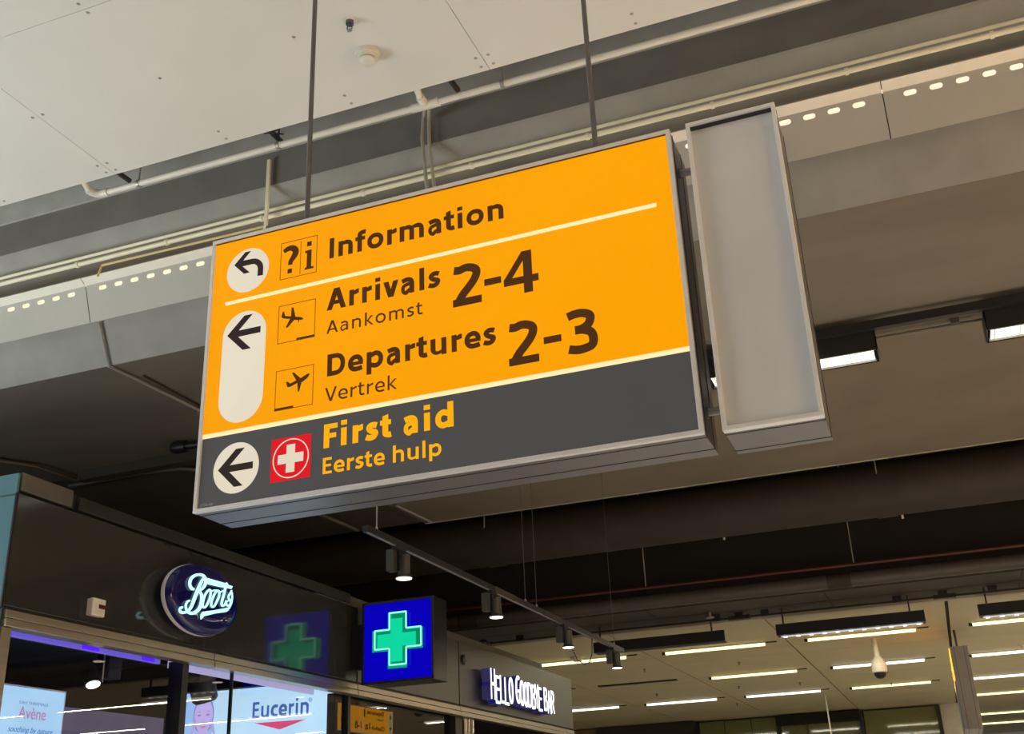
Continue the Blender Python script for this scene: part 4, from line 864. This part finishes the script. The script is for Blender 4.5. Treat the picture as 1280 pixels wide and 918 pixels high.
vk = tag(obj('vent_knob', M().lathe([(0, 0.05), (0.012, 0.05), (0.02, 0.03)], (X0, 10.18, 1.60), (1, 0, 0), 20), black_m, base=(X0, 10.18, 1.6)), 'small dark round fitting on the steel fascia left of the bar lettering', 'fitting')
tag(obj('roof_knob', M().lathe([(0, 0.06), (0.05, 0.06), (0.08, 0.03)], (-4.6, 11.35, 1.895), (0, 0, 1), 16), black_m, smooth=True, base=(-4.6, 11.35, 1.895)), 'small dark knob on top of the box above the bar lettering', 'fitting')

# ------------------------------------------------------------------ inside the shop window
led_v = glow('violet_led_strip', srgb(120, 100, 225), 0.8); led_hot = glow('violet_led_spot', srgb(84, 30, 255), 1.3); led_l = glow('lilac_led_strip', srgb(196, 184, 228), 0.8)
ls = thing('led_strip', 'violet glowing LED strip inside the left shop window under the header', 'light', (-4.52, 5.0, 1.05))
obj('strip', M().box(-4.54, -4.52, 4.43, 5.80, 1.068, 1.125), led_v, ls)
for a, b in ((4.43, 4.52), (5.10, 5.24), (5.62, 5.74)): obj('led_spot', M().box(-4.522, -4.516, a, b, 1.07, 1.123), led_hot, ls)
ls = tag(obj('led_strip', M().box(-4.54, -4.52, 5.90, 7.66, 1.055, 1.125), led_l, base=(-4.53, 6.7, 1.05)), 'lilac glowing strip above the blue and white poster screens', 'light')
# left light box poster
P_X = -4.70
PF = lambda y, z: (P_X, y, z)
p1_ = thing('lightbox_poster', 'pale blue light box poster reading Avène in the left shop window', 'poster', (P_X - 0.03, 4.8, -0.9))
obj('case', M().box(P_X - 0.06, P_X - 0.004, 4.36, 5.222, -0.9, 0.863), mat('white_case', (0.6, 0.62, 0.68), 0.4), p1_)
skyb = mat('sky_blue_print', (0.1, 0.12, 0.14), 0.3, var=0.10, scale=1.6, emit=srgb(176, 218, 250), estr=0.95)
obj('print', M().box(P_X - 0.004, P_X, 4.735, 5.210, -0.88, 0.853), skyb, p1_)
obj('side_print', M().box(P_X - 0.004, P_X, 4.37, 4.715, -0.88, 0.853), glow('pink_print', srgb(205, 170, 225), 0.9), p1_)
obj('lettering', text('EAU THERMALE', PF, (0.002, 0, 0), 4.872, 0.767, 0.015, 0.215, 0.0), mat('grey_print', (0.1, 0.12, 0.2), 0.4, emit=srgb(110, 140, 185), estr=0.9), p1_)
obj('lettering', text('Avène', PF, (0.002, 0, 0), 4.872, 0.692, 0.062, 0.205, 0.005, ref='A'), mat('mauve_print', (0.2, 0.1, 0.15), 0.4, emit=srgb(172, 128, 178), estr=0.9), p1_)
obj('lettering', text('soothing by nature', PF, (0.002, 0, 0), 4.812, 0.620, 0.030, 0.33, -0.004, 0.35), mat('blue_script_print', (0.06, 0.1, 0.25), 0.4, emit=srgb(84, 112, 172), estr=0.9), p1_)
tag(obj('display_board', M().box(-4.96, -4.92, 5.40, 6.40, -1.2, 0.815), mat('lilac_board', (0.14, 0.12, 0.17), 0.5, emit=srgb(74, 66, 92), estr=0.7), base=(-4.94, 5.9, -1.2)), 'plain dim lilac board behind the left shop window', 'board')
# poster wall facing the camera
EY = 8.30
EF = lambda x, z: (x, EY, z)
p2_ = thing('lightbox_poster', 'large blue and white light box poster reading Eucerin with a face', 'poster', (-5.4, EY + 0.03, -0.9))
obj('case', M().box(-6.22, -4.66, EY + 0.004, EY + 0.07, -0.9, 1.262), MATS['white_case'], p2_)
obj('print', M().box(-5.88 + 0.0, -4.68, EY, EY + 0.004, -0.88, 1.245), mat('white_blue_print', (0.12, 0.13, 0.14), 0.3, var=0.12, scale=1.3, emit=srgb(196, 232, 255), estr=0.98), p2_)
obj('face_print', M().box(-6.20, -5.88, EY, EY + 0.004, -0.88, 1.245), mat('light_blue_print', (0.1, 0.12, 0.14), 0.3, var=0.08, scale=1.4, emit=srgb(160, 198, 248), estr=0.95), p2_)
navy = mat('navy_print', (0.02, 0.05, 0.2), 0.4, emit=srgb(62, 98, 176), estr=0.9)
obj('lettering', stext('Eucerin', EF, (0, -0.002, 0), -5.483, 0.992, 0.132, 0.540, 0.185, 0.86), navy, p2_)
rg = M(); co, ci = circle(-4.93, 1.105, 0.016, 20), circle(-4.93, 1.105, 0.012, 20)
for i in range(20): rg.prism([co[i], co[(i + 1) % 20], ci[(i + 1) % 20], ci[i]], EF, (0, -0.002, 0))
obj('registered_mark', rg, navy, p2_)
obj('lettering', text('R', EF, (0, -0.002, 0), -4.936, 1.098, 0.014, 0.011), navy, p2_)
obj('red_triangle', M().prism([(-5.461, 0.955), (-5.211, 0.888), (-4.966, 0.951)], EF, (0, -0.002, 0)), glow('rose_red_print', srgb(232, 72, 122), 0.95), p2_)
skin = glow('pale_lilac_skin', srgb(202, 182, 240), 0.95); hair = glow('grey_lilac_hair', srgb(150, 150, 205), 0.85); lip = glow('rose_lip', srgb(214, 140, 196), 0.95); eye = glow('soft_grey_eye', srgb(140, 126, 180), 0.9)
fcx, fcz = -5.972, 1.045
hd = obj('hair_print', M().prism([(fcx + 0.104 * math.cos(a), fcz + 0.012 + 0.156 * math.sin(a)) for a in [k * math.pi / 16 for k in range(32)]], EF, (0, -0.0010, 0)), hair, p2_)
obj('face_shape', M().prism([(fcx + (0.094 - 0.024 * max(0, -math.sin(a))) * math.cos(a), fcz + 0.150 * math.sin(a)) for a in [k * math.pi / 16 for k in range(32)]], EF, (0, -0.0020, 0)), skin, p2_)
obj('neck_shape', M().prism([(fcx - 0.05, fcz - 0.12), (fcx + 0.05, fcz - 0.12), (fcx + 0.06, fcz - 0.26), (fcx + 0.17, fcz - 0.30), (fcx + 0.17, fcz - 0.5), (fcx - 0.17, fcz - 0.5), (fcx - 0.17, fcz - 0.30), (fcx - 0.06, fcz - 0.26)], EF, (0, -0.0015, 0)), skin, p2_)
ff = M()
for sx_ in (-1, 1):
    ff.prism([(fcx + sx_ * 0.044 + 0.019 * math.cos(a), fcz + 0.012 + 0.007 * math.sin(a)) for a in [k * math.pi / 6 for k in range(12)]], EF, (0, -0.003, 0))
    ff.prism([(fcx + sx_ * 0.022, fcz + 0.034), (fcx + sx_ * 0.046, fcz + 0.044), (fcx + sx_ * 0.070, fcz + 0.036), (fcx + sx_ * 0.046, fcz + 0.038)], EF, (0, -0.003, 0))
ff.prism([(fcx - 0.014, fcz - 0.048), (fcx + 0.014, fcz - 0.048), (fcx + 0.009, fcz - 0.043), (fcx - 0.009, fcz - 0.043)], EF, (0, -0.003, 0))
obj('eyes', ff, eye, p2_)
obj('lips', M().prism([(fcx - 0.034, fcz - 0.082), (fcx - 0.012, fcz - 0.075), (fcx, fcz - 0.078), (fcx + 0.012, fcz - 0.075), (fcx + 0.034, fcz - 0.082), (fcx + 0.012, fcz - 0.098), (fcx - 0.012, fcz - 0.098)], EF, (0, -0.003, 0)), lip, p2_)
for sx_ in (-1, 1):
    hn = M()
    for k, a in enumerate((-0.20, 0.0, 0.20, 0.40)):
        bx, bz = fcx + sx_ * (0.118 - 0.008 * k), fcz - 0.15 + 0.012 * k
        hn.prism([(bx - 0.010, bz), (bx + 0.010, bz), (bx + 0.008 - sx_ * 0.02, bz + 0.09), (bx - 0.006 - sx_ * 0.02, bz + 0.09)], EF, (0, -0.0035 - 0.0003 * k, 0))
    obj('hand_print', hn, glow('lilac_hand', srgb(190, 176, 238), 0.9), p2_)
# lamps inside the shop
l1 = thing('shop_spotlight', 'lit round spotlight behind the left shop window', 'lamp', (-5.05, 5.90, 1.55))
obj('housing', M().box(-5.06, -4.96, 5.86, 5.98, 1.03, 1.26), mat('charcoal_lamp', (0.03, 0.03, 0.035), 0.5), l1)
obj('rod', M().tube([(-4.99, 5.845, 1.55), (-4.99, 5.845, 1.0)], 0.005, 8), wp, l1)
obj('shade', M().lathe([(-0.10, 0.035), (-0.03, 0.052), (0.0, 0.054)], (-5.02, 5.80, 0.985), (0.40, -0.15, -0.90), 20), MATS['charcoal_lamp'], l1, smooth=True)
obj('lens', M().lathe([(0.0, 0.043), (0.006, 0.040)], (-5.02, 5.80, 0.985), (0.40, -0.15, -0.90), 20), glow('warm_lamp_lens', srgb(255, 240, 220), 5.0), l1)
l2 = thing('shop_spotlight', 'dark unlit spotlight in front of the poster face', 'lamp', (-5.05, 6.95, 1.55))
obj('stem', M().tube([(-5.0, 6.9, 1.55), (-5.0, 6.9, 1.1)], 0.02, 10), MATS['charcoal_lamp'], l2)
obj('housing', M().box(-5.05, -4.95, 6.80, 7.00, 1.10, 1.20), MATS['charcoal_lamp'], l2)
obj('shade', M().lathe([(-0.20, 0.10), (-0.02, 0.092), (0.0, 0.075)], (-4.99, 6.95, 0.975), (0.10, 0.35, -1.0), 20), MATS['charcoal_lamp'], l2, smooth=True)

# ================================================================== TRACK WITH SPOTLIGHTS
TX = -2.8
tr = thing('light_track', 'long black ceiling track hanging in front of the shop', 'track', (TX, 7.8, 1.557))
obj('profile', M().box(TX - 0.018, TX + 0.018, 5.243, 10.41, 1.557, 1.592), black_m, tr)
obj('slot', M().box(TX - 0.006, TX + 0.006, 5.26, 10.40, 1.5555, 1.5575), screw_m, tr)
for y in (7.3, 8.3): obj('track_coupler', M().box(TX - 0.020, TX + 0.020, y - 0.2, y + 0.2, 1.556, 1.593), duct_m, tr)
for y, zt in ((5.373, 3.344), (7.756, 3.344), (8.003, 3.344), (10.128, 3.344)):
    w_ = obj('suspension_wire', M().tube([(TX, y, 1.592), (TX, y, zt)], 0.0022 if y > 7 else 0.004, 6), rod_m if y > 7 else screw_m, tr)
    obj('wire_grip', M().lathe([(0, 0.010), (0.025, 0.006)], (TX, y, 1.592), (0, 0, 1), 10), screw_m, w_, smooth=True)
lampbody = mat('charcoal_spot_body', (0.07, 0.07, 0.065), 0.4, 0.3)
lens_m = glow('spot_lens', srgb(255, 226, 205), 4.0)
spl = thing('track_spotlight', 'track spotlight nearest the large sign', 'lamp', (TX, 5.66, 1.557), 'cylinder spotlights on the track')
sx0, sy0_ = TX, 5.66
obj('adapter', M().box(sx0 - 0.018, sx0 + 0.018, sy0_ - 0.06, sy0_ + 0.05, 1.535, 1.557), black_m, spl)
obj('driver_box', M().box(sx0 - 0.058, sx0 - 0.008, sy0_ - 0.06, sy0_ - 0.005, 1.415, 1.540), lampbody, spl, bevel=0.003)
obj('cylinder', M().lathe([(0, 0.034), (0.002, 0.036), (0.115, 0.036), (0.125, 0.046), (0.135, 0.050)], (sx0 + 0.018, sy0_ + 0.018, 1.515), (0, 0, -1), 24), lampbody, spl, smooth=True)
obj('lens', M().lathe([(0, 0.046), (0.004, 0.043), (0.007, 0.02)], (sx0 + 0.018, sy0_ + 0.018, 1.380), (0, 0, -1), 24), lens_m, spl, smooth=True)
obj('arm', M().box(sx0 - 0.008, sx0 + 0.004, sy0_ - 0.02, sy0_ + 0.02, 1.42, 1.535), black_m, spl)
s2 = copy_tree(spl, (TX, 7.09, 1.557), 'track spotlight above the pharmacy cross sign, second from the large sign')
s3 = copy_tree(spl, (TX, 8.66, 1.557), 'third track spotlight, beside a loose looped cable')
s4 = copy_tree(spl, (TX, 10.09, 1.557), 'track spotlight at the far end of the track')
tag(obj('loose_cable', M().tube([(TX, 8.72, 1.50), (TX + 0.01, 8.76, 1.40), (TX + 0.02, 8.90, 1.31), (TX + 0.02, 9.08, 1.29), (TX + 0.02, 9.24, 1.33), (TX + 0.01, 9.36, 1.42), (TX, 9.42, 1.555)], 0.004, 6), black_m, smooth=True, base=(TX, 9.0, 1.5)), 'thin black cable looping down from the track by the third spotlight', 'cable')
for y in (5.68, 7.11, 8.68, 10.11):
    l = bpy.data.lights.new('spot_beam', 'SPOT'); l.energy = 7; l.color = (1, 0.85, 0.7); l.spot_size = math.radians(75); l.spot_blend = 0.6; l.shadow_soft_size = 0.04
    o = bpy.data.objects.new('spot_beam', l); o.location = (TX + 0.018, y, 1.36); COL.objects.link(o)
